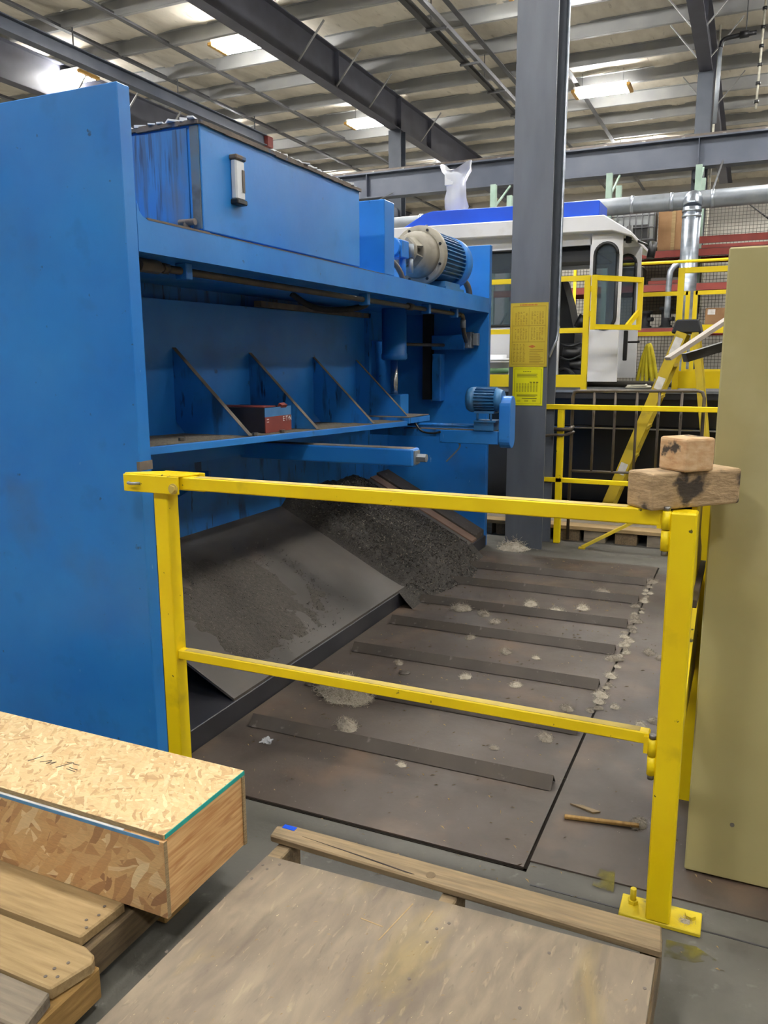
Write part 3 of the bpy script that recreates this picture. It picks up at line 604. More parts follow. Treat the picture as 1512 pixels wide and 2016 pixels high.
for i in range(nu + 1):
    x = -2.58 + .70 * i / nu
    for j in range(nv + 1):
        y = 2.54 + 1.35 * j / nv; q = 1 - ((y - 3.12) / .62) ** 2 - ((x + 2.17) / .34) ** 2 + .9 * noise.noise(Vector((x * 4, y * 4, 5))) + .4 * noise.noise(Vector((x * 14, y * 14, 1)))
        vs.append((x, y, ramp_pt(x) - .006 + .011 * max(0, min(1, q * 1.4)) + .002 * noise.noise(Vector((x * 60, y * 60, 1)))))
g.add(vs, [(i * (nv + 1) + j, i * (nv + 1) + j + 1, (i + 1) * (nv + 1) + j + 1, (i + 1) * (nv + 1) + j) for i in range(nu) for j in range(nv)], True)
part('dirt_layer', g, 'patch_dirt', PT, kind='stuff')
flakes(5500, on_patch, .002, .007, ('patch_dirt', 'patch_dirt', 'chips', 'chip_light'), PT, 'loose_shavings')

# ------------------------------------------------------------------ carton on the shelf
by, bz = 3.20, zs(3.3) + .006
BX = root('parts_carton', (-2.16, 3.32, bz), 'small open red and blue carton standing on the dusty ram shelf between gussets', 'box')
boxp('side', (-2.065, -2.060, by, by + .235, bz, bz + .075), 'box_red', BX); boxp('band', (-2.065, -2.0605, by, by + .235, bz + .075, bz + .118), 'box_blue', BX)
boxp('side', (-2.36, -2.065, by, by + .005, bz, bz + .118), 'box_dark', BX); boxp('side', (-2.36, -2.065, by + .23, by + .235, bz, bz + .118), 'box_dark', BX); boxp('side', (-2.36, -2.355, by, by + .235, bz, bz + .118), 'box_dark', BX)
boxp('bottom', (-2.36, -2.065, by, by + .235, bz, bz + .004), 'box_dark', BX)
part('flap', G().prism([(by + .02, bz + .119), (by + .12, bz + .119), (by + .11, bz + .124), (by + .03, bz + .124)], 'x', -2.36, -2.075), 'box_red', BX)
part('torn_flap', G().obox((-2.07, by + .165, bz + .115), (.02, .05, .035), Matrix.Rotation(.5, 3, 'Y')), 'box_red', BX)
tm = tri_text('E·T·N', .034); o = link('lettering', tm, 'white_paint', BX, loc=(-2.0590, by + .195, bz + .058), rot=(math.pi / 2, 0, math.pi / 2)); 
part('small_print', G().box(-2.0598, -2.0590, by + .012, by + .03, bz + .062, bz + .066).box(-2.0598, -2.0590, by + .012, by + .03, bz + .050, bz + .053), 'white_paint', BX)

# ------------------------------------------------------------------ yellow gate / guardrail in front
GR = root('guard_gate', (-.12, 2.0, 0), 'chipped yellow tube safety gate hung across the front of the chute', 'safety gate')
boxp('post', (-.148, -.088, 1.965, 2.025, .012, 1.095), 'yellow', GR, .004)
boxp('base_plate', (-.215, -.012, 1.965, 2.052, .0, .012), 'yellow_worn', GR, .002)
for x in (-.185, -.04): part('anchor_bolt', G().cyl((x, 2.02, .012), (x, 2.02, .055 if x < -.1 else .02), .008, 8).cyl((x, 2.02, .012), (x, 2.02, .022), .014, 6, smooth=False), 'yellow_worn', GR)
boxp('top_rail', (-1.60, -.168, 1.975, 2.015, 1.058, 1.098), 'yellow', GR, .003); boxp('mid_rail', (-1.645, -.166, 1.985, 2.017, .490, .522), 'yellow', GR, .003)
boxp('rail_dust', (-1.62, -.19, 1.988, 2.014, .522, .523), 'yellow_edge', GR); boxp('rail_dust', (-1.54, -.25, 1.978, 2.012, 1.098, 1.099), 'yellow_edge', GR)
boxp('end_post', (-1.70, -1.645, 1.975, 2.03, .02, 1.058), 'yellow', GR, .003)
for z0 in (1.052, .470):
    part('hinge', G().cyl((-.1565, 1.972, z0), (-.1565, 1.972, z0 + .045), .0105, 10).box(-.178, -.150, 1.976, 1.99, z0 - .0, z0 + .045), 'yellow', GR)
    part('hinge', G().cyl((-.1565, 1.972, z0 - .052), (-.1565, 1.972, z0 - .003), .0105, 10).box(-.166, -.148, 1.976, 1.99, z0 - .05, z0 - .004), 'yellow', GR)
    part('hinge_pin', G().cyl((-.1565, 1.972, z0 - .064), (-.1565, 1.972, z0 - .052), .008, 8), 'bolt_steel', GR)
    part('hinge_pin', G().cyl((-.1565, 1.972, z0 + .045), (-.1565, 1.972, z0 + .056), .009, 8), 'bolt_steel', GR)
LB = part('latch_bracket', G().box(-1.80, -1.585, 1.955, 1.963, 1.045, 1.100).box(-1.70, -1.545, 2.035, 2.043, 1.045, 1.105).prism([(-1.80, 1.963), (-1.585, 1.963), (-1.56, 2.035), (-1.70, 2.035), (-1.73, 2.02)], 'z', 1.098, 1.104), 'yellow', GR, .0015)
part('pivot_bolt', G().cyl((-1.602, 1.955, 1.063), (-1.602, 1.944, 1.063), .012, 6, smooth=False).cyl((-1.602, 1.956, 1.063), (-1.602, 1.951, 1.063), .017, 12), 'yellow_edge', LB)
part('latch_pin', G().tube([(-1.775, 1.956, 1.073), (-1.765, 1.935, 1.075), (-1.745, 1.932, 1.075), (-1.735, 1.956, 1.073)], .005, 6, sub=1), 'galv_dull', LB)
# second stretch of guardrail turning back beside the olive panel
G2 = root('return_guardrail', (-.1, 2.6, 0), 'yellow guard panel running back from the gate post behind the olive panel', 'guardrail')
part('upper_panel', G().prism([(2.06, 1.095), (2.06, .86), (2.50, .86), (2.50, .90), (2.36, .97), (2.36, 1.095)], 'x', -.106, -.094), 'yellow', G2)
boxp('ledge', (-.108, -.08, 2.06, 2.5, .84, .86), 'steel_dark', G2)
part('brace', G().prism([(2.06, .515), (2.06, .47), (2.64, .47), (2.64, .78), (2.60, .78)], 'x', -.106, -.094), 'yellow', G2)
boxp('post', (-.130, -.080, 2.63, 2.68, 0, 1.09), 'yellow', G2, .003)

# timbers resting on the rail
def timber(name, label, c, size, rz, m, z0):
    R = Matrix.Rotation(rz, 3, 'Z'); g_ = G().obox((c[0], c[1], z0 + size[2] / 2), size, R)
    o_ = part(name, g_, m, None, .006, 2); return tag(o_, label, 'timber block')
timber('timber_block', 'scorched squared timber lying across the end of the top rail', (-.128, 2.068, 0), (.27, .092, .088), .80, 'timber_block', 1.099)
timber('timber_offcut', 'short pale timber offcut with charred corner, standing on the scorched timber', (-.126, 2.052, 0), (.09, .09, .08), .82, 'timber_pale', 1.187)

# ------------------------------------------------------------------ olive cabinet
CB = root('steel_cabinet', (.5, 2.5, 0), 'tall olive steel cabinet standing beside the yellow gate post', 'cabinet')
boxp('front_panel', (-.07, 1.2, 2.232, 2.262, .01, 1.722), 'olive', CB, .004)
boxp('body', (-.055, 1.2, 2.262, 2.9, .0, 1.70), 'olive_side', CB)
part('rivet', G().cyl((.045, 2.233, .18), (.045, 2.229, .18), .006, 10), 'olive_side', CB)
ST = root('thin_sheets', (-.1, 3.0, 1.45), 'two thin bent sheets sticking out behind the olive cabinet', 'sheet metal')
part('pale_sheet', G().bar((-.265, 2.98, 1.452), (-.02, 3.05, 1.63), .10, .012), 'plank_sheet', ST)
part('dark_sheet', G().bar((-.215, 3.06, 1.455), (.0, 3.12, 1.525), .08, .03), 'sheet_dark', ST)
boxp('support', (-.02, .02, 3.0, 3.1, 0, 1.53), 'sheet_dark', ST)

# ------------------------------------------------------------------ crate on pallet, lower left
XE, Y0, Y1, Z0, Z1 = -1.176, 1.327, 1.662, .142, .356
CR = root('plywood_crate', (-1.6, 1.5, Z0), 'long strand board crate with pine end, lying on the rough pallet', 'crate')
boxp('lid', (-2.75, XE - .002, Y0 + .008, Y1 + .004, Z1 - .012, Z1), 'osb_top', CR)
boxp('lid_edge', (-2.75, XE - .004, Y0 + .0075, Y0 + .0085, Z1 - .011, Z1 - .001), 'ply_edge', CR)
boxp('painted_edge', (XE - .003, XE, Y0 + .012, Y1 + .004, Z1 - .012, Z1 - .0005), 'teal_paint', CR, label='teal painted edge of the lid')
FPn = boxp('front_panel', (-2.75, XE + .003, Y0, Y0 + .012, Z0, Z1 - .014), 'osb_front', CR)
boxp('painted_edge', (-2.75, XE - .01, Y0 - .0008, Y0 + .001, Z1 - .022, Z1 - .0135), 'blue_paint', FPn, label='blue painted top edge'); boxp('painted_edge', (-2.75, XE - .12, Y0, Y0 + .0075, Z1 - .014, Z1 - .0125), 'white_paint', FPn)
boxp('panel_end', (XE + .003, XE + .0035, Y0, Y0 + .012, Z0, Z1 - .014), 'ply_edge', FPn)
boxp('end_board', (XE - .02, XE - .001, Y0 + .012, Y1 - .012, Z0, Z1 - .012), 'wood_new', CR)
boxp('back_panel', (-2.75, XE + .003, Y1 - .012, Y1, Z0, Z1 - .012), 'ply_edge', CR)
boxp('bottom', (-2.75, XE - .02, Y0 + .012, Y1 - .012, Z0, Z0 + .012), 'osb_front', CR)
def strokes(lst, z, r=.0011):
    g_ = G()
    for l in lst: g_.tube([(x, y, z) for x, y in l], r, 4)
    return g_
ox, oy = -1.76, 1.475
part('pencil_note', strokes([[(ox, oy - .01), (ox + .018, oy + .03)], [(ox + .035, oy), (ox + .06, oy + .02), (ox + .062, oy + .012), (ox + .058, oy), (ox + .078, oy + .018), (ox + .072, oy)],
    [(ox + .10, oy - .005), (ox + .125, oy + .035), (ox + .108, oy + .028)], [(ox + .128, oy + .030), (ox + .15, oy + .030)], [(ox + .135, oy + .010), (ox + .165, oy + .008)], [(ox + .132, oy + .002), (ox + .165, oy - .001)]], Z1 + .0005), 'pencil', CR, label='pencilled scribble on the lid')
PL = root('rough_pallet', (-1.7, 1.1, 0), 'rough weathered pallet of mixed boards under the strand board crate', 'pallet')
def board(name, x0, x1, y0, y1, z0, z1, m, parent, cut=None, bev=.004):
    pts = [(x0, y0), (x1, y0), (x1, y1), (x0, y1)] if cut is None else cut
    return part(name, G().prism(pts, 'z', z0, z1), m, parent, bev, 1, noise_amp=.002)
board('deck_board', -2.7, -1.318, 1.195, 1.335, .112, .140, 'wood_pale', PL, [(-2.7, 1.195), (-1.322, 1.197), (-1.312, 1.335), (-2.7, 1.335)])
board('deck_board', -2.7, -1.318, 1.40, 1.52, .112, .140, 'wood_old', PL); board('deck_board', -2.7, -1.318, 1.56, 1.68, .112, .140, 'wood_old', PL)
board('deck_board', -2.7, -1.26, 1.06, 1.185, .108, .138, 'wood_pale', PL, [(-2.7, 1.06), (-1.265, 1.055), (-1.238, 1.150), (-1.25, 1.168), (-1.29, 1.182), (-2.7, 1.185)])
board('deck_board', -2.7, -1.25, .94, 1.045, .105, .136, 'wood_grey', PL, [(-2.7, .94), (-1.235, .955), (-1.258, 1.048), (-2.7, 1.05)])
board('deck_board', -2.7, -1.25, .80, .915, .105, .136, 'wood_grey', PL)
board('stringer', -1.345, -1.30, .70, 1.70, .022, .110, 'wood_stringer', PL)
board('stringer', -1.285, -1.243, .70, 1.175, .025, .106, 'wood_gold', PL)
board('stringer', -2.0, -1.95, .70, 1.70, .022, .110, 'wood_stringer', PL)
for y in (.80, 1.10, 1.45): board('bottom_board', -2.7, -1.29, y, y + .1, 0, .022, 'wood_gold', PL)
nl = mesh_of('nail_head', G().cyl((0, 0, 0), (0, 0, .001), .004, 8)); nl.materials.append(MATS['rust_edge'])
for x, y in ((-1.30, 1.10), (-1.285, 1.125), (-1.275, 1.085), (-1.30, 1.075)): link('nail_head', nl, None, PL, loc=(x, y, .1395))
for x, y in ((-1.345, 1.30), (-1.335, 1.27), (-1.35, 1.245), (-1.33, 1.225)): link('nail_head', nl, None, PL, loc=(x, y, .1415))

# ------------------------------------------------------------------ plywood topped pallet, front
PP = root('plywood_pallet', (-.62, 1.3, 0), 'stained plywood topped pallet on the floor before the gate', 'pallet')
ZT = .130
part('plywood_top', G().prism([(-1.128, .30), (-.090, .30), (-.098, 1.684), (-1.075, 1.653), (-1.103, 1.650)], 'z', ZT - .016, ZT), 'ply', PP, .001)
part('top_plank', G().prism([(-1.138, 1.722), (-.088, 1.697), (-.096, 1.785), (-1.10, 1.79), (-1.145, 1.768)], 'z', ZT - .012, ZT + .010), 'wood_old', PP, .004, noise_amp=.002)
part('plank_crack', G().prism([(-1.05, 1.752), (-.86, 1.735), (-.72, 1.722), (-.70, 1.724), (-.86, 1.739)], 'z', ZT + .009, ZT + .0112), 'char', PP)
part('plank_knot', G().cyl((-.66, 1.738, ZT + .009), (-.66, 1.738, ZT + .0112), .013, 14), 'wood_stringer', PP)
boxp('tape_scrap', (-1.125, -1.085, 1.765, 1.783, ZT + .010, ZT + .0115), 'cab_blue', PP)
for x in (-1.095, -.60, -.112): board('stringer', x - .022, x + .022, .30, 1.78, .03, ZT - .016, 'wood_stringer' if x > -.3 else 'wood_old', PP)
for y in (.45, .9, 1.35, 1.68): board('bottom_board', -1.13, -.09, y, y + .09, 0, .03, 'wood_grey', PP)
for x, y in ((-1.09, 1.61), (-1.07, 1.60), (-1.085, 1.55), (-1.11, 1.57), (-1.05, 1.63), (-.56, 1.60), (-.58, 1.57), (-.585, 1.52), (-.58, 1.40), (-.32, 1.60), (-.11, 1.58), (-.14, 1.40), (-.115, 1.33), (-.34, 1.42), (-1.115, 1.25)): link('nail_head', nl, None, PP, loc=(x, y, ZT))
g = G()
for p, q, w_ in (((-.665, 1.63), (-.69, 1.48), .003), ((-.61, 1.625), (-.615, 1.58), .003), ((-.76, 1.53), (-.70, 1.525), .003)): g.bar((p[0], p[1], ZT + .0003), (q[0], q[1], ZT + .0003), w_, .0008)
part('pale_scratch', g, 'wood_pale', PP)

# ------------------------------------------------------------------ charts on the column
CF = 6.013
S1 = root('wall_chart', (-1.53, CF, 1.40), 'large brownish yellow tolerance chart in a clear sleeve on the grey column', 'chart')
part('sheet', G().box(-1.672, -1.388, CF - .003, CF, 1.40, 1.868), 'sign_ochre', S1)
g = G(); gr_ = G(); yb = CF - .0036
def ln(gg, x0, x1, z, t=.0035): gg.box(x0, x1, yb, yb + .0006, z - t / 2, z + t / 2)
def vl(gg, x, z0, z1, t=.002): gg.box(x - t / 2, x + t / 2, yb, yb + .0006, z0, z1)
ln(g, -1.655, -1.405, 1.842); ln(g, -1.655, -1.405, 1.702); ln(g, -1.655, -1.405, 1.583); vl(g, -1.53, 1.583, 1.83); vl(g, -1.655, 1.42, 1.842); vl(g, -1.405, 1.42, 1.842); ln(g, -1.655, -1.405, 1.42)
for zt, zb in ((1.80, 1.715), (1.685, 1.595)):
    for x0 in (-1.635, -1.512):
        for c in range(5):
            z = zt
            while z > zb:
                if random.random() > .12: ln(g, x0 + c * .02, x0 + c * .02 + random.uniform(.007, .014), z, .004)
                z -= .0085
for c in range(4):
    z = 1.565
    while z > 1.435: ln(g, -1.645 + c * .025, -1.645 + c * .025 + random.uniform(.008, .018), z, .004); z -= .0095
for k in range(9): ln(g, -1.52, -1.52 + random.uniform(.06, .105), 1.525 - k * .012, .004)
part('printed_tables', g, 'ink_brown', S1)
for k in range(12): gr_.box(-1.60 + k * .011, -1.60 + k * .011 + .008, yb, yb + .0006, 1.848, 1.858)
gr_.prism([(-1.53, 1.55), (-1.50, 1.562), (-1.475, 1.55), (-1.50, 1.538)], 'y', yb, yb + .0006)
part('red_heading', gr_, 'ink_red', S1)
S2 = root('wall_chart', (-1.53, CF, 1.11), 'bright yellow capacity chart below the larger chart on the column', 'chart')
part('sheet', G().box(-1.643, -1.412, CF - .002, CF, 1.112, 1.398), 'sign_yellow', S2)
g = G(); yb = CF - .0027
for z in (1.385, 1.125): ln(g, -1.63, -1.425, z, .002)
for x in (-1.63, -1.425): vl(g, x, 1.125, 1.385)
for k in range(5): ln(g, -1.565 + k * .013, -1.556 + k * .013, 1.365, .006)
for z in (1.345, 1.339, 1.333, 1.325, 1.192, 1.186, 1.18): ln(g, -1.61, -1.445 - random.random() * .02, z, .0035)
for c in range(8):
    z = 1.275
    while z > 1.212: ln(g, -1.615 + c * .0215, -1.602 + c * .0215, z, .003); z -= .0065
for k in range(6): ln(g, -1.61 + (k % 3) * .06, -1.58 + (k % 3) * .06, 1.15 - (k // 3) * .008, .003)
part('printed_table', g, 'ink', S2)
g = G(); ln(g, -1.57, -1.455, 1.165, .005)
for k in range(3): ln(g, -1.512 + k * .024, -1.495 + k * .024, 1.286, .006)
part('bold_print', g, 'ink_dark', S2)

# ------------------------------------------------------------------ far guardrail, wire gate, ladder, timber mat
g = root('guardrail', (-1.3, 6.3, 0), 'yellow guardrail standing just beyond the grey column', 'guardrail')
boxp('post', (-1.352, -1.302, 6.28, 6.325, 0, 1.07), 'yellow', g, .003); boxp('top_rail', (-1.46, .3, 6.275, 6.325, 1.07, 1.108), 'yellow', g, .003); boxp('mid_rail', (-1.46, .3, 6.28, 6.32, .495, .53), 'yellow', g, .003); boxp('post', (.1, .15, 6.28, 6.325, 0, 1.07), 'yellow', g, .003)
part('tie_wire', G().tube([(-1.46, 6.27, .86), (-1.36, 6.26, .875), (-1.29, 6.27, .87), (-1.24, 6.38, .89)], .012, 6, sub=1).tube([(-1.37, 6.262, .915), (-1.25, 6.262, .92), (-1.25, 6.39, .93)], .016, 6), 'pipe_brown', g)
g = root('brace_pole', (-1.1, 6.2, 0), 'thin yellow pole leaning from the floor behind the gate', 'pole')
part('pole', G().bar((-1.10, 6.17, .012), (-.70, 6.36, .235), .022, .022), 'yellow_ladder', g); boxp('foot', (-1.125, -1.075, 6.15, 6.19, 0, .012), 'yellow_ladder', g)
g = root('wire_gate', (-.8, 6.375, 0), 'grey round bar gate frame leaning behind the yellow guardrail', 'gate')
part('frame', G().tube([(-1.255, 6.375, .02), (-1.255, 6.375, 1.17), (-1.245, 6.375, 1.20), (-1.22, 6.375, 1.21), (-.34, 6.375, 1.22), (-.31, 6.375, 1.21), (-.295, 6.375, 1.17), (-.295, 6.375, .02)], .013, 8), 'pipe_brown', g)
part('lower_bar', G().tube([(-1.255, 6.375, .58), (-.295, 6.375, .595)], .010, 8), 'pipe_brown', g)
for x in (-1.09, -.93, -.77, -.61, -.45): part('bar', G().cyl((x, 6.375, .585), (x, 6.375, 1.21), .010, 8), 'pipe_brown', g)
g = root('timber_mat', (-1.2, 6.8, 0), 'low timber mat of weathered planks on the floor before the black rig', 'timber mat')
for k in range(6): board('plank', -2.9, .6, 6.41 + k * .163, 6.565 + k * .163, .095, .125, ('wood_pale', 'wood_grey', 'wood_grey', 'wood_old', 'wood_grey', 'wood_grey')[k], g, bev=.002)
for k in range(14): board('bearer', -2.85 + k * .245, -2.85 + k * .245 + (.17 if k % 3 else .21), 6.425, 7.35, 0, .095, 'wood_grey' if k % 2 else 'wood_stringer', g, bev=.002)

LD = root('step_ladder', (-.65, 7.05, .125), 'yellow fibreglass step ladder standing on the timber mat before the rig', 'ladder')
part('top_cap', G().prism([(-.60, 1.655), (-.375, 1.655), (-.40, 1.76), (-.565, 1.76)], 'y', 6.88, 7.26), 'black_soft', LD, .01)
def rail(p, q, wdt, dep, m='yellow_ladder'): return part('rail', G().bar(p, q, dep, wdt, up=(0, 1, 0)), m, LD)
dv = Vector
for y in (6.88, 7.24):
    pass
def leg(xt, xb, y, wdt):
    a = dv((xb, y, .125)); b_ = dv((xt, y, 1.66)); d = (b_ - a).normalized(); s = dv((d.z, 0, -d.x))
    g_ = G().bar(a, b_, .03, wdt, up=s)
    return part('rail', g_, 'yellow_ladder', LD)
for y in (6.90, 7.24): leg(-.515, -1.07, y - (.04 if y < 7 else -.04), .085); leg(-.42, -.20, y, .05)
for k in range(5):
    t = (k + 1) / 6; x = -1.07 + .555 * t; z = .125 + 1.535 * t
    part('step', G().box(x - .035, x + .05, 6.87, 7.27, z - .012, z + .012), 'yellow_ladder', LD)
lab = G()
for t, w_ in ((.93, .14), (.74, .10), (.28, .10)):
    x = -1.07 + .555 * t; z = .125 + 1.535 * t; d = dv((.555, 0, 1.535)).normalized()
    lab.bar(dv((x, 6.843, z)) - d * w_ / 2, dv((x, 6.843, z)) + d * w_ / 2, .002, .06, up=dv((d.z, 0, -d.x)))
part('sticker', lab, 'white_paint', LD, label='worn white stickers')

# ------------------------------------------------------------------ drill rig with cab
RG = root('drill_rig', (-1.5, 8.7, 0), 'black deck of a drill rig with white cab and yellow handrails', 'rig')
boxp('deck', (-5.0, 2.0, 7.5, 10.2, 1.10, 1.175), 'black_soft', RG); boxp('deck_edge', (-5.0, 2.0, 7.49, 7.5, 1.155, 1.178), 'galv_dull', RG)
boxp('chassis', (-5.0, 2.0, 7.75, 10.0, .12, 1.10), 'black_rig', RG)
boxp('side_rail', (-5, 2, 7.52, 7.75, .86, 1.10), 'black_rig', RG); part('chrome_pipe', G().cyl((-5, 7.62, .83), (2, 7.62, .83), .018, 10), 'chrome', RG); part('chrome_pipe', G().cyl((-5, 7.66, .45), (-1.9, 7.66, .45), .014, 10), 'chrome', RG)
for x in (-4, -2.4, .6): part('wheel', G().lathe((x, 7.55, .5), (0, 1, 0), [(0, .2), (0, .42), (.04, .48), (.3, .48), (.3, .2)], 28), 'rubber', RG)
yr = 7.56
def rail_tube(p, q, nm='handrail', w_=.045, par=RG): return part(nm, G().bar(p, q, w_, w_), 'yellow_clean', par)
rail_tube((-3.6, yr, 2.175), (-1.37, yr, 2.175)); rail_tube((-3.6, yr, 1.715), (-1.37, yr, 1.715)); rail_tube((-1.395, yr, 1.175), (-1.395, yr, 2.197), 'rail_post', .05); rail_tube((-3.0, yr, 1.175), (-3.0, yr, 2.19), 'rail_post')
boxp('toe_board', (-3.6, -1.37, 7.545, 7.575, 1.20, 1.315), 'yellow_clean', RG)
rail_tube((-.625, yr, 2.2), (.6, yr, 2.2)); rail_tube((-.60, yr, 1.175), (-.60, yr, 2.222), 'rail_post', .05); rail_tube((-.60, yr, 1.72), (.6, yr, 1.72)); boxp('toe_board', (-.625, .6, 7.545, 7.575, 1.20, 1.35), 'yellow_clean', RG)
rail_tube((-1.25, 9.85, 2.18), (-.70, 9.85, 2.18)); rail_tube((-.62, 9.85, 2.18), (.6, 9.85, 2.18)); rail_tube((-.70, 9.85, 1.175), (-.70, 9.85, 2.2), 'rail_post'); rail_tube((-.62, 9.85, 1.175), (-.62, 9.85, 2.2), 'rail_post'); rail_tube((-1.25, 9.85, 1.74), (-.70, 9.85, 1.74)); rail_tube((-.62, 9.85, 1.76), (.6, 9.85, 1.76))
boxp('toe_board', (-.7, .6, 9.84, 9.86, 1.2, 1.34), 'yellow_clean', RG)
# swing gate, standing part open
GTg = root('swing_gate', (-1.33, yr, 1.175), 'small yellow swing gate standing ajar on the rig deck', 'gate')
pa = dv((-1.335, yr, 0)); pb = dv((-.985, yr + .42, 0))
for z in (2.175, 1.745): part('gate_bar', G().bar(pa + dv((0, 0, z)), pb + dv((0, 0, z)), .045, .045), 'yellow_clean', GTg)
for p in (pa, pb): part('gate_bar', G().bar(p + dv((0, 0, 1.72)), p + dv((0, 0, 2.198)), .045, .045), 'yellow_clean', GTg)
for z in (1.86, 2.08): part('hinge', G().bar(dv((-1.372, yr, z)), dv((-1.335, yr, z)), .03, .05), 'yellow_clean', GTg)
part('latch', G().bar(pb + dv((-.09, -.1, 1.76)), pb + dv((0, 0, 1.90)), .03, .04), 'yellow_clean', GTg)

CA = part('cab', G().box(-3.62, -1.80, 8.30, 8.34, 1.26, 1.79).box(-3.62, -2.60, 8.30, 8.34, 1.79, 2.56).box(-3.62, -1.50, 8.30, 8.34, 2.56, 2.70).box(-1.90, -1.84, 8.30, 8.34, 1.79, 2.56).box(-3.66, -3.62, 8.30, 9.9, 1.26, 2.7)
    .box(-1.52, -1.47, 8.30, 8.36, 1.26, 2.62).box(-3.62, -1.50, 9.86, 9.9, 1.26, 1.75).box(-3.62, -1.5, 9.86, 9.9, 2.5, 2.7).box(-3.62, -3.4, 9.86, 9.9, 1.75, 2.5).box(-1.6, -1.5, 9.86, 9.9, 1.75, 2.5).box(-3.62, -1.5, 8.3, 9.9, 1.24, 1.30), 'white_cab', RG, label='white steel operator cab')
wpts = [(-2.60, 1.87), (-2.58, 1.83), (-2.54, 1.80), (-1.95, 1.80), (-1.92, 1.84), (-1.92, 2.55), (-2.60, 2.55)]
boxp('side_window', (-2.60, -1.90, 8.315, 8.325, 1.79, 2.56), 'cab_glass', CA)
part('window_seal', G().tube([(x, 8.296, z) for x, z in wpts + wpts[:1]], .014, 6), 'rubber', CA)
part('roof', G().prism([(-3.72, 2.70), (-1.30, 2.66), (-1.12, 2.60), (-1.12, 2.64), (-1.38, 2.81), (-3.72, 2.84)], 'y', 8.16, 10.0), 'white_cab', CA, .008)
part('roof_trim', G().prism([(-3.55, 2.84), (-1.75, 2.82), (-1.45, 2.815), (-1.45, 2.97), (-3.18, 3.0), (-3.28, 2.98)], 'y', 8.3, 8.75), 'cab_blue', CA, .006, label='bright blue roof fairing')
boxp('visor', (-1.84, -1.52, 8.4, 8.44, 2.42, 2.56), 'black', CA); boxp('headliner', (-3.6, -1.55, 8.36, 9.84, 2.54, 2.56), 'black_soft', CA)
def rounded(cx, z0, z1, hw, n=10):
    t = [(cx + hw * math.cos(math.pi * i / n), z1 - hw + hw * math.sin(math.pi * i / n)) for i in range(n + 1)]
    b_ = [(cx + hw * math.cos(math.pi + math.pi * i / n), z0 + hw + hw * math.sin(math.pi + math.pi * i / n)) for i in range(n + 1)]
    return t + b_
def door(name, x0, x1, y, z0, z1, wx, wz0, wz1, hw):
    """door leaf with a rounded window cut through, ring of quads between outline and opening"""
    inn = rounded(wx, wz0, wz1, hw); n = len(inn); out = []
    for (x, z) in inn:
        dx, dz = x - wx, z - (wz0 + wz1) / 2; k = 1e9
        if dx > 1e-6: k = min(k, (x1 - wx) / dx)
        if dx < -1e-6: k = min(k, (x0 - wx) / dx)
        if dz > 1e-6: k = min(k, (z1 - (wz0 + wz1) / 2) / dz)
        if dz < -1e-6: k = min(k, (z0 - (wz0 + wz1) / 2) / dz)
        out.append((wx + dx * k, (wz0 + wz1) / 2 + dz * k))
    # make sure the four corners are hit
    for cx_, cz_ in ((x0, z0), (x1, z0), (x1, z1), (x0, z1)):
        i = min(range(n), key=lambda q: (out[q][0] - cx_) ** 2 + (out[q][1] - cz_) ** 2); out[i] = (cx_, cz_)
    g_ = G(); vs_ = [(x, y, z) for x, z in out] + [(x, y, z) for x, z in inn] + [(x, y + .04, z) for x, z in out] + [(x, y + .04, z) for x, z in inn]
    fs_ = []
    for i in range(n):
        j = (i + 1) % n
        fs_ += [(i, j, n + j, n + i), (2 * n + j, 2 * n + i, 3 * n + i, 3 * n + j), (i, 2 * n + i, 2 * n + j, j), (n + i, n + j, 3 * n + j, 3 * n + i)]
    g_.add(vs_, fs_); d_ = part(name, g_, 'white_cab', CA)
    part('door_glass', G().prism(rounded(wx, wz0 + .005, wz1 - .005, hw - .005), 'y', y + .015, y + .022), 'cab_glass', d_)
    part('door_seal', G().tube([(x, y - .004, z) for x, z in inn + inn[:1]], .016, 6), 'rubber', d_)
    return d_
D1 = door('door', -1.50, -1.205, 8.25, 1.235, 2.645, -1.355, 1.75, 2.56, .108)
D2 = door('door', -1.36, -1.115, 8.95, 1.26, 2.60, -1.25, 1.80, 2.52, .085)
part('handle', G().box(-1.20, -1.16, 8.56, 8.60, 1.44, 1.74).box(-1.16, -1.04, 8.57, 8.59, 1.615, 1.635), 'black', CA, .006)
part('work_lamp', G().cyl((-1.16, 8.30, 2.56), (-1.16, 8.33, 2.71), .028, 12), 'black', CA); part('work_lamp', G().cyl((-1.02, 8.9, 2.47), (-1.00, 8.93, 2.63), .04, 12), 'black', CA); part('lamp_arm', G().tube([(-1.28, 8.5, 2.62), (-1.14, 8.6, 2.62), (-1.05, 8.88, 2.60)], .012, 6), 'black', CA)
EN = part('control_stand', G().prism([(-2.05, 1.30), (-1.78, 1.30), (-1.76, 1.72), (-1.84, 2.05), (-1.92, 2.3), (-2.05, 2.3)], 'y', 8.9, 9.3), 'black_soft', RG)
part('engine_block', G().box(-1.82, -1.60, 8.5, 9.2, 1.30, 1.62).cyl((-1.78, 8.45, 1.52), (-1.6, 8.45, 1.52), .06, 12).cyl((-1.70, 8.42, 1.40), (-1.58, 8.42, 1.40), .045, 12).box(-1.84, -1.56, 8.42, 8.6, 1.30, 1.36), 'black', EN, .006)
part('joystick', G().cyl((-1.68, 8.7, 1.78), (-1.62, 8.7, 1.90), .06, 12).cyl((-1.63, 8.7, 1.6), (-1.63, 8.7, 1.8), .015, 8), 'black', EN)
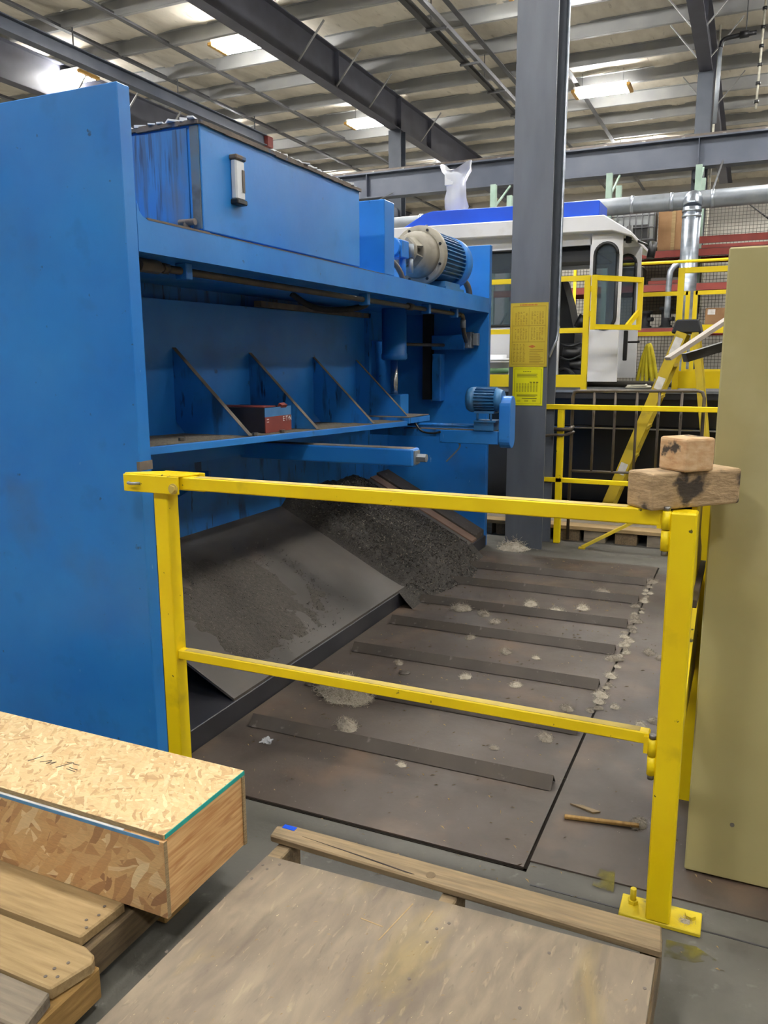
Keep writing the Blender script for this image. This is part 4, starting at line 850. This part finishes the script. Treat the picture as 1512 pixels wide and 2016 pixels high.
part('hoses', G().tube([(-1.82, 8.42, 1.62), (-1.7, 8.38, 1.58), (-1.6, 8.4, 1.62)], .015, 6, sub=2).tube([(-1.82, 8.40, 1.34), (-1.72, 8.36, 1.38), (-1.62, 8.38, 1.26)], .02, 6, sub=2).tube([(-1.8, 8.4, 1.48), (-1.7, 8.37, 1.44), (-1.58, 8.4, 1.5)], .012, 6, sub=2), 'rubber', EN)
# wrapped pipe on cab roof
WP = root('wrapped_exhaust', (-3.0, 8.5, 3.0), 'white pipe wrapped in a clear plastic bag on the blue roof fairing', 'pipe')
part('pipe', G().cyl((-3.0, 8.5, 2.99), (-3.0, 8.5, 3.32), .045, 14).box(-3.10, -2.95, 8.43, 8.57, 3.27, 3.40), 'white_plastic', WP, .008)
g = G(); vs = []; n = 22; prof = [(2.99, .10), (3.06, .125), (3.14, .12), (3.22, .11), (3.30, .105), (3.37, .125), (3.42, .14), (3.46, .145)]
for k, (z, r_) in enumerate(prof):
    for i in range(n):
        a = 2 * math.pi * i / n; rr = r_ * (1 + .22 * noise.noise(Vector((math.cos(a) * 2, math.sin(a) * 2, z * 9)))); zz = z + (.05 * math.cos(2 * a + .4) if k == len(prof) - 1 else 0)
        vs.append((-2.99 + rr * math.cos(a) * (1.0 if k < 6 else 1.15), 8.5 + rr * .75 * math.sin(a), zz))
g.add(vs, [(k * n + i, k * n + (i + 1) % n, (k + 1) * n + (i + 1) % n, (k + 1) * n + i) for k in range(len(prof) - 1) for i in range(n)], True)
part('plastic_bag', g, 'bag', WP)
PB = root('plastic_pail', (-2.36, 8.0, 1.175), 'white plastic pail with green band on the rig deck', 'pail')
part('body', G().lathe((-2.36, 8.0, 1.175), (0, 0, 1), [(0, .11), (.25, .125), (.25, .135), (.27, .135), (.27, .125)], 24), 'white_plastic', PB); part('lid', G().lathe((-2.36, 8.0, 1.445), (0, 0, 1), [(0, .14), (.02, .14), (.025, .10), (.06, .10)], 24), 'white_plastic', PB)
part('band', G().lathe((-2.36, 8.0, 1.32), (0, 0, 1), [(0, .1225), (.05, .1245)], 24), 'green_band', PB)
SL = root('lifting_sling', (-.96, 8.8, 1.175), 'yellow lifting sling looped over a peg on the rig deck', 'sling')
part('peg', G().cyl((-.97, 8.8, 1.175), (-.97, 8.8, 1.62), .02, 8), 'black', SL)
for i, dx in enumerate((-.10, -.05, .0, .06)): part('strap', G().tube([(-.97 + dx, 8.77 - .012 * i, 1.21), (-.985 + dx * .5, 8.76 - .012 * i, 1.45), (-.97, 8.76 - .012 * i, 1.64), (-.94 + dx * .3, 8.76 - .012 * i, 1.50), (-.90 + dx * .4, 8.77 - .012 * i, 1.26)], .02, 6, sub=2), 'sling', SL)
RO = root('rope_coil', (-.95, 7.9, 1.175), 'pale loose rope heap on the black rig deck', 'rope')
pts = [(-.95 + .10 * math.cos(k * .9) * (1 + .3 * math.sin(k * 2.1)), 7.9 + .09 * math.sin(k * .9), 1.185 + .002 * k) for k in range(16)]
part('rope', G().tube(pts, .011, 6, sub=2), 'rope', RO)
for k, (y, z) in enumerate(((8.55, 1.205), (8.75, 1.205))):
    o = part('drill_rod', G().cyl((-1.55, y, z), (-.2, y, z), .03, 12), 'sheet_dark'); tag(o, 'dark round rod lying on the rig deck', 'rod', 'rods on the deck')

# ------------------------------------------------------------------ ducts, racking behind the rig
DU = root('air_duct', (-2, 14, 3.7), 'long galvanised round air duct running across the hall', 'duct')
part('main_duct', G().cyl((-8.5, 14, 3.87), (3.5, 14, 3.91), .135, 24), 'galv_dull', DU)
for x in (-5.6, -3.6, -1.95, -1.35, -.75): part('joint_band', G().cyl((x, 14, 3.895), (x + .05, 14, 3.895), .142, 24), 'galv', DU)
part('drop_duct', G().cyl((-1.0, 13.75, 1.2), (-1.0, 13.75, 3.75), .135, 24), 'galv', DU); part('elbow', G().tube([(-1.0, 13.75, 3.75), (-1.0, 13.8, 3.86), (-1.0, 13.95, 3.9)], .135, 20, sub=1), 'galv', DU)
for z in (3.6, 3.68): part('joint_band', G().cyl((-1.0, 13.75, z), (-1.0, 13.75, z + .03), .145, 24), 'galv', DU)
part('branch', G().tube([(-1.12, 13.75, 2.95), (-1.25, 13.7, 2.85), (-1.27, 13.7, 2.7), (-1.27, 13.7, 2.1)], .045, 10, sub=1), 'galv', DU)
for x in (-7.5, -.75): part('strap', G().bar((x, 14.1, 4.0), (x, 17.1, 5.1), .03, .01), 'bridging', DU)
RK = root('pallet_rack', (-2, 15.5, 0), 'tall pallet rack with red beams and pale green uprights behind the rig', 'rack')
for x in (-4.55, -2.47, -1.02, 2.0):
    for y in (15.0, 16.1): boxp('upright', (x - .05, x + .05, y - .05, y + .05, 0, 4.62), 'rack_green', RK)
    for z in (.6, 1.8, 3.0, 4.2): part('diagonal', G().bar((x, 15, z), (x, 16.1, z + .6), .03, .03), 'rack_green', RK)
for z in (1.93, 2.66, 3.22, 3.42):
    for x0, x1 in ((-4.5, -2.5), (-2.42, -1.07), (-.97, 1.95)):
        if z == 3.42 and x0 < -1: continue
        for y in (14.98, 16.1): boxp('beam', (x0, x1, y - .025, y + .025, z - .055, z + .055), 'rack_red', RK)
for z in (1.99, 2.72, 3.28): part('wire_deck', G().box(-4.5, 1.95, 15.02, 16.08, z, z + .01), 'sheet_dark', RK)
gm = G()
for k in range(72): gm.box(-3.5 + k * .06 - .004, -3.5 + k * .06 + .004, 16.2, 16.21, .3, 4.3)
for k in range(66): gm.box(-3.5, .8, 16.195, 16.2, .3 + k * .06, .308 + k * .06)
part('mesh_back', gm, 'sheet_dark', RK, kind='stuff')
def thing_box(name, label, cat, b, m, bev=.01, extra=()):
    r_ = root(name, ((b[0] + b[1]) / 2, (b[2] + b[3]) / 2, b[4]), label, cat); boxp('body', b, m, r_, bev)
    for nm, b2, m2 in extra: boxp(nm, b2, m2, r_)
    return r_
TO = root('bulk_tote', (-2.05, 15.5, 3.29), 'caged bulk liquid tote on the upper rack shelf', 'tote')
boxp('bottle', (-2.38, -1.72, 15.15, 15.9, 3.45, 4.15), 'tote', TO, .05); boxp('base', (-2.42, -1.68, 15.1, 15.95, 3.29, 3.42), 'black_soft', TO)
g = G()
for k in range(8): g.cyl((-2.42 + k * .105, 15.08, 3.42), (-2.42 + k * .105, 15.08, 4.2), .012, 6)
for z in (3.5, 3.7, 3.9, 4.1, 4.2): g.cyl((-2.43, 15.08, z), (-1.67, 15.08, z), .012, 6)
part('cage', g, 'bridging', TO); boxp('screen', (-2.05, -1.8, 15.09, 15.11, 3.5, 3.75), 'black', TO)
thing_box('cardboard_box', 'big brown carton on the upper rack shelf beside the caged tote', 'box', (-1.64, -1.12, 15.2, 15.9, 3.29, 4.1), 'cardboard', .01, (('tape', (-1.42, -1.36, 15.19, 15.2, 3.29, 4.1), 'wood_pale'),))
thing_box('cardboard_box', 'wide brown carton on the lower rack shelf beside the duct', 'box', (-.78, -.42, 15.1, 15.7, 2.0, 2.31), 'cardboard', .01, (('label', (-.74, -.62, 15.095, 15.1, 2.2, 2.29), 'white_paint'),))
for x, h in ((-1.78, .30), (-1.43, .36)):
    r = root('pump_casting', (x, 15.3, 2.0), 'black flanged casting on the lower rack shelf, ' + ('beside the cab door' if x < -1.6 else 'beside the duct'), 'casting')
    part('body', G().lathe((x, 15.3, 2.0), (0, 0, 1), [(0, .11), (.04, .11), (.05, .08), (h - .06, .085), (h - .05, .12), (h, .12)], 16), 'black_soft', r); part('port', G().cyl((x, 15.3, 2.15), (x + .13, 15.2, 2.15), .04, 10), 'black_soft', r)
thing_box('steel_stack', 'low stack of brown steel bars on the middle rack shelf', 'bars', (-1.75, -1.15, 15.1, 15.6, 2.73, 2.80), 'rack_red', .01, (('bar', (-1.7, -1.2, 15.15, 15.25, 2.80, 2.85), 'sheet_dark'),))
thing_box('grey_bin', 'grey bin on the middle rack shelf behind the cab', 'bin', (-2.3, -1.85, 15.2, 15.7, 2.73, 3.05), 'sheet_dark')
pn = boxp('trim_2', (-6, 3.0, 18.2, 18.3, 0, 4.9), 'wall_white'); pn['kind'] = 'structure'
tp = boxp('trim_3', (-2.0, -.95, 16.4, 16.45, 2.3, 3.4), 'wall_beige'); tp['kind'] = 'structure'
r = root('far_handrail', (-1, 13, 0), 'thin yellow handrail far behind the rig', 'handrail'); part('rail', G().cyl((-2.6, 13, 2.87), (1.5, 13, 2.87), .022, 8), 'yellow_clean', r)
for x in (-2.6, 1.5): part('post', G().cyl((x, 13, 0), (x, 13, 2.87), .025, 8), 'yellow_clean', r)
r = root('sway_rod', (0, 16.9, 4.2), 'black diagonal brace rod in front of the white far wall', 'rod'); part('rod', G().cyl((-.62, 16.8, 4.55), (.35, 16.8, 3.75), .015, 6), 'black', r); part('rod', G().cyl((-4, 16.8, 4.33), (2, 16.8, 4.37), .015, 6), 'black', r)
part('bracket', G().box(.3, .5, 16.75, 16.85, 3.55, 4.05), 'black', r)

# ------------------------------------------------------------------ lint, splinters and crumbs on the floor
def fluff_mesh(n, r_, seed):
    """matted lump with a lumpy dome and a coat of fine curled fibres"""
    rnd = random.Random(seed); g_ = G(); off = seed * 7.3
    def dome(a, t):
        k = 1 + .35 * noise.noise(Vector((math.cos(a) * 1.5 + off, math.sin(a) * 1.5, t * 2)))
        h = (1 - t * t) * .55 * (1 + .6 * noise.noise(Vector((math.cos(a) * t * 3 + off, math.sin(a) * t * 3, 5))))
        return Vector((1.15 * r_ * t * k * math.cos(a), .85 * r_ * t * k * math.sin(a), max(.001, r_ * h)))
    na, nt = 18, 6; vs_ = [dome(0, 0)] + [dome(6.2832 * i / na, (j + 1) / nt) for j in range(nt) for i in range(na)]
    fs_ = [(0, 1 + i, 1 + (i + 1) % na) for i in range(na)] + [(1 + j * na + i, 1 + (j + 1) * na + i, 1 + (j + 1) * na + (i + 1) % na, 1 + j * na + (i + 1) % na) for j in range(nt - 1) for i in range(na)]
    g_.add(vs_, fs_, True); L_ = min(r_ * .16, .012)
    for _ in range(n):
        p = dome(rnd.uniform(0, 6.28), math.sqrt(rnd.random()) * 1.05) + Vector((0, 0, rnd.uniform(-.05, .12) * r_)); p.z = max(.001, p.z)
        d = Vector((rnd.gauss(0, 1), rnd.gauss(0, 1), rnd.gauss(.1, .5))).normalized(); prev = None
        for k in range(5):
            s = d.cross(Vector((rnd.gauss(0, 1), rnd.gauss(0, 1), 1))).normalized() * .0007; cur = (p - s, p + s)
            if prev: g_.add([prev[0], prev[1], cur[1], cur[0]], [(0, 1, 2, 3)])
            prev = cur; d = (d + Vector((rnd.gauss(0, .9), rnd.gauss(0, .9), rnd.gauss(0, .6)))).normalized(); p = p + d * L_
            p.z = max(p.z, .001)
    return mesh_of('lint', g_)
FM = [fluff_mesh(260, .05, s) for s in range(4)]
for i, m_ in enumerate(FM): m_.materials.append(MATS['fluff' if i % 2 == 0 else 'fluff_dark'])
big = fluff_mesh(2600, .105, 9); big.materials.append(MATS['fluff'])
LINTS = []; nm2 = ('first', 'second', 'third', 'fourth', 'fifth', 'sixth', 'seventh')
def lint(x, y, s, label, grp=None, me=None, z=.007):
    rr = s * (.17 if me else .075)
    if any(math.hypot(x - a, y - b) < .8 * (rr + c) for a, b, c in LINTS): return
    LINTS.append((x, y, rr))
    if grp and 'ribs' in grp:
        k = sum(y > q for q in (2.535, 2.985, 3.455, 3.93, 4.37, 4.85, 5.28)); nm = ('first', 'second', 'third', 'fourth', 'fifth', 'sixth', 'seventh')
        label = 'tuft of grey lint ' + ('before the first floor rib counted from the pallet' if k == 0 else 'beyond the %s floor rib counted from the pallet' % nm[k - 1])
        grp = 'lint tufts ' + label[18:]
    elif grp and 'seam' in grp:
        k = min(6, max(0, sum(y > q for q in (2.985, 3.455, 3.93, 4.37, 4.85, 5.28)))); label = 'tuft of lint in the plate seam near the %s rib from the pallet' % nm2[k]; grp = 'seam lint near the %s rib' % nm2[k]
    o = link('lint_clump', me or random.choice(FM), None, None, loc=(x, y, z), rot=(0, 0, random.uniform(0, 6.28))); o.scale = (s, s, s); tag(o, label, 'lint', grp)
lint(-1.52, 2.93, 1.0, 'big ball of grey lint lying beside the chute curb', me=big)
lint(-1.37, 2.66, .9, 'flat tuft of lint between the first two floor ribs')
for x, y, s in ((-1.25, 3.85, .55), (-1.02, 3.72, .6), (-.86, 3.7, .35), (-1.24, 3.48, .5), (-1.1, 3.33, .5), (-.86, 3.33, .5), (-1.45, 3.37, .45), (-1.2, 4.15, .6), (-1.45, 4.3, 1.0), (-1.3, 4.26, .7), (-1.1, 4.55, .8), (-.92, 4.45, .9), (-.80, 4.6, .7), (-.75, 4.98, .8), (-.62, 2.88, .6), (-.78, 2.72, .3), (-1.05, 2.46, .3), (-.6, 3.18, .5), (-.52, 4.76, .5)):
    lint(x, y, s, 'small tuft of grey lint lying between the floor ribs', 'lint tufts between the ribs')
for k in range(160):
    t = random.random(); lint(-.488 + random.gauss(0, .012), 3.1 + 2.3 * t ** .8, random.uniform(.25, .75), 'tuft of lint caught along the seam between the two floor plates', 'lint along the plate seam', z=.006)
for x, y, s in ((-.29, 3.95, .6), (-.36, 4.0, .6), (-.24, 3.93, .5), (-.25, 3.2, .5), (-.3, 3.15, .4), (-.42, 3.28, .4), (-.22, 2.42, .55), (-.05, 2.0, .4)):
    lint(x, y, s, 'tuft of lint on the plain floor plate beside the gate', 'lint tufts on the plain plate', z=.005)
lint(-1.58, 5.93, 2.0, 'mound of grey lint piled against the column foot', z=0)
o = part('wood_splinter', G().bar((-.44, 2.36, .012), (-.215, 2.40, .014), .016, .010), 'wood_gold', None, .002); tag(o, 'split wood lath lying on the plain floor plate', 'wood scrap')
o = part('wood_splinter', G().prism([(-.44, 2.45), (-.36, 2.425), (-.34, 2.44), (-.40, 2.455)], 'z', .005, .010), 'wood_old'); tag(o, 'short flat wood chip beside the split lath', 'wood scrap')
o = part('wood_splinter', G().prism([(-.47, 3.02), (-.40, 2.99), (-.39, 3.01), (-.42, 3.03)], 'z', .005, .016), 'wood_old'); tag(o, 'wood chip at the end of a rib under the mid rail', 'wood scrap')
o = part('round_washer', G().lathe((-1.38, 3.27, .007), (0, 0, 1), [(0, .008), (0, .028), (.004, .028), (.004, .008)], 20), 'rib_steel'); tag(o, 'flat dark washer lying between the floor ribs', 'washer')
def crumple(name, label, x, y, z, s, m):
    g_ = G(); vs_ = []; n = 9
    for i in range(n):
        for j in range(n): vs_.append((x + (i / (n - 1) - .5) * s + .3 * s * noise.noise(Vector((i * .7, j * .7, x * 9))), y + (j / (n - 1) - .5) * s + .3 * s * noise.noise(Vector((i * .7, j * .7, 4 + x * 9))), z + .35 * s * abs(noise.noise(Vector((i * .9, j * .9, 8 + y * 5)))) + .001))
    g_.add(vs_, [(i * n + j, i * n + j + 1, (i + 1) * n + j + 1, (i + 1) * n + j) for i in range(n - 1) for j in range(n - 1)]); o_ = part(name, g_, m); tag(o_, label, 'litter')
crumple('plastic_scrap', 'crumpled clear plastic scrap at the end of the first rib', -1.60, 2.42, .007, .045, 'bag')
crumple('plastic_scrap', 'crumpled silvery wrapper on the floor beside the rough pallet', -1.19, 1.10, 0, .05, 'bag')
g_ = G()
for _ in range(1500):
    x = random.uniform(-1.75, .05); y = random.uniform(1.85, 5.7); s = random.uniform(.0012, .004)
    if -.5 < x < -.05 and random.random() < .6: continue
    z = .0075 if (-1.8 < x < -.5 and y > 2.06) else .0055 if y > 2.1 else .001
    a = random.uniform(0, 3.14); l = s * random.uniform(1, 3.5); c, d = math.cos(a), math.sin(a)
    g_.add([(x - l * c - s * d * .5, y - l * d + s * c * .5, z), (x + l * c, y + l * d, z), (x + s * d * .5, y - s * c * .5, z + s), (x, y, z + .0005)], [(0, 1, 2), (0, 3, 1), (1, 3, 2), (2, 3, 0)])
o = part('floor_crumbs', g_, 'wood_pale', None, kind='stuff'); o['label'] = 'fine pale crumbs and splinters strewn over the floor'; o['category'] = 'crumbs'
g_ = G()
for _ in range(160):
    x = random.uniform(-1.05, -.12); y = random.uniform(1.0, 1.6); l = random.uniform(.002, .007); a = random.uniform(0, 3.14); c, d = math.cos(a), math.sin(a)
    g_.add([(x - l * c, y - l * d, ZT + .0003), (x + l * c, y + l * d, ZT + .0003), (x - d * .001, y + c * .001, ZT + .0015)], [(0, 1, 2)])
o = part('pallet_crumbs', g_, 'wood_pale', None, kind='stuff'); o['label'] = 'fine splinters lying on the plywood pallet top'; o['category'] = 'crumbs'

# overhead pipework at the far column
r = root('sprinkler_pipe', (-.9, 16.6, 7.0), 'thin blue grey sprinkler drop pipe with black elbows by the distant column', 'pipe')
part('drop_pipe', G().cyl((-.92, 16.6, 5.64), (-.90, 16.6, 6.95), .035, 10), 'galv_dull', r)
part('black_elbow', G().tube([(-.90, 16.6, 6.9), (-.88, 16.6, 7.02), (-.75, 16.6, 7.05), (-.33, 16.6, 7.06)], .04, 8, sub=1), 'black', r)
part('hanger', G().cyl((-.5, 16.6, 7.08), (-.5, 16.6, 7.84), .01, 6), 'bridging', r)
part('coupling', G().cyl((-.6, 16.6, 7.055), (-.45, 16.6, 7.058), .06, 10), 'black', r)
r = root('bracing_rod', (-.22, 16.6, 5.8), 'pale knotted rod hanging below the roof beside the sprinkler pipe', 'rod')
part('rod', G().cyl((-.25, 16.6, 5.8), (-.22, 16.6, 7.72), .02, 8), 'rope', r)
for k in range(6): part('clamp', G().cyl((-.25 + .005 * k, 16.6, 5.9 + k * .3), (-.25 + .005 * k, 16.6, 5.95 + k * .3), .04, 8), 'black', r)
r = root('wall_conduit', (-.98, 17.5, 0), 'thin pale conduit running up the distant column', 'pipe')
part('conduit', G().cyl((-1.0, 17.55, 0), (-.98, 17.55, 7.6), .022, 8), 'rope', r)
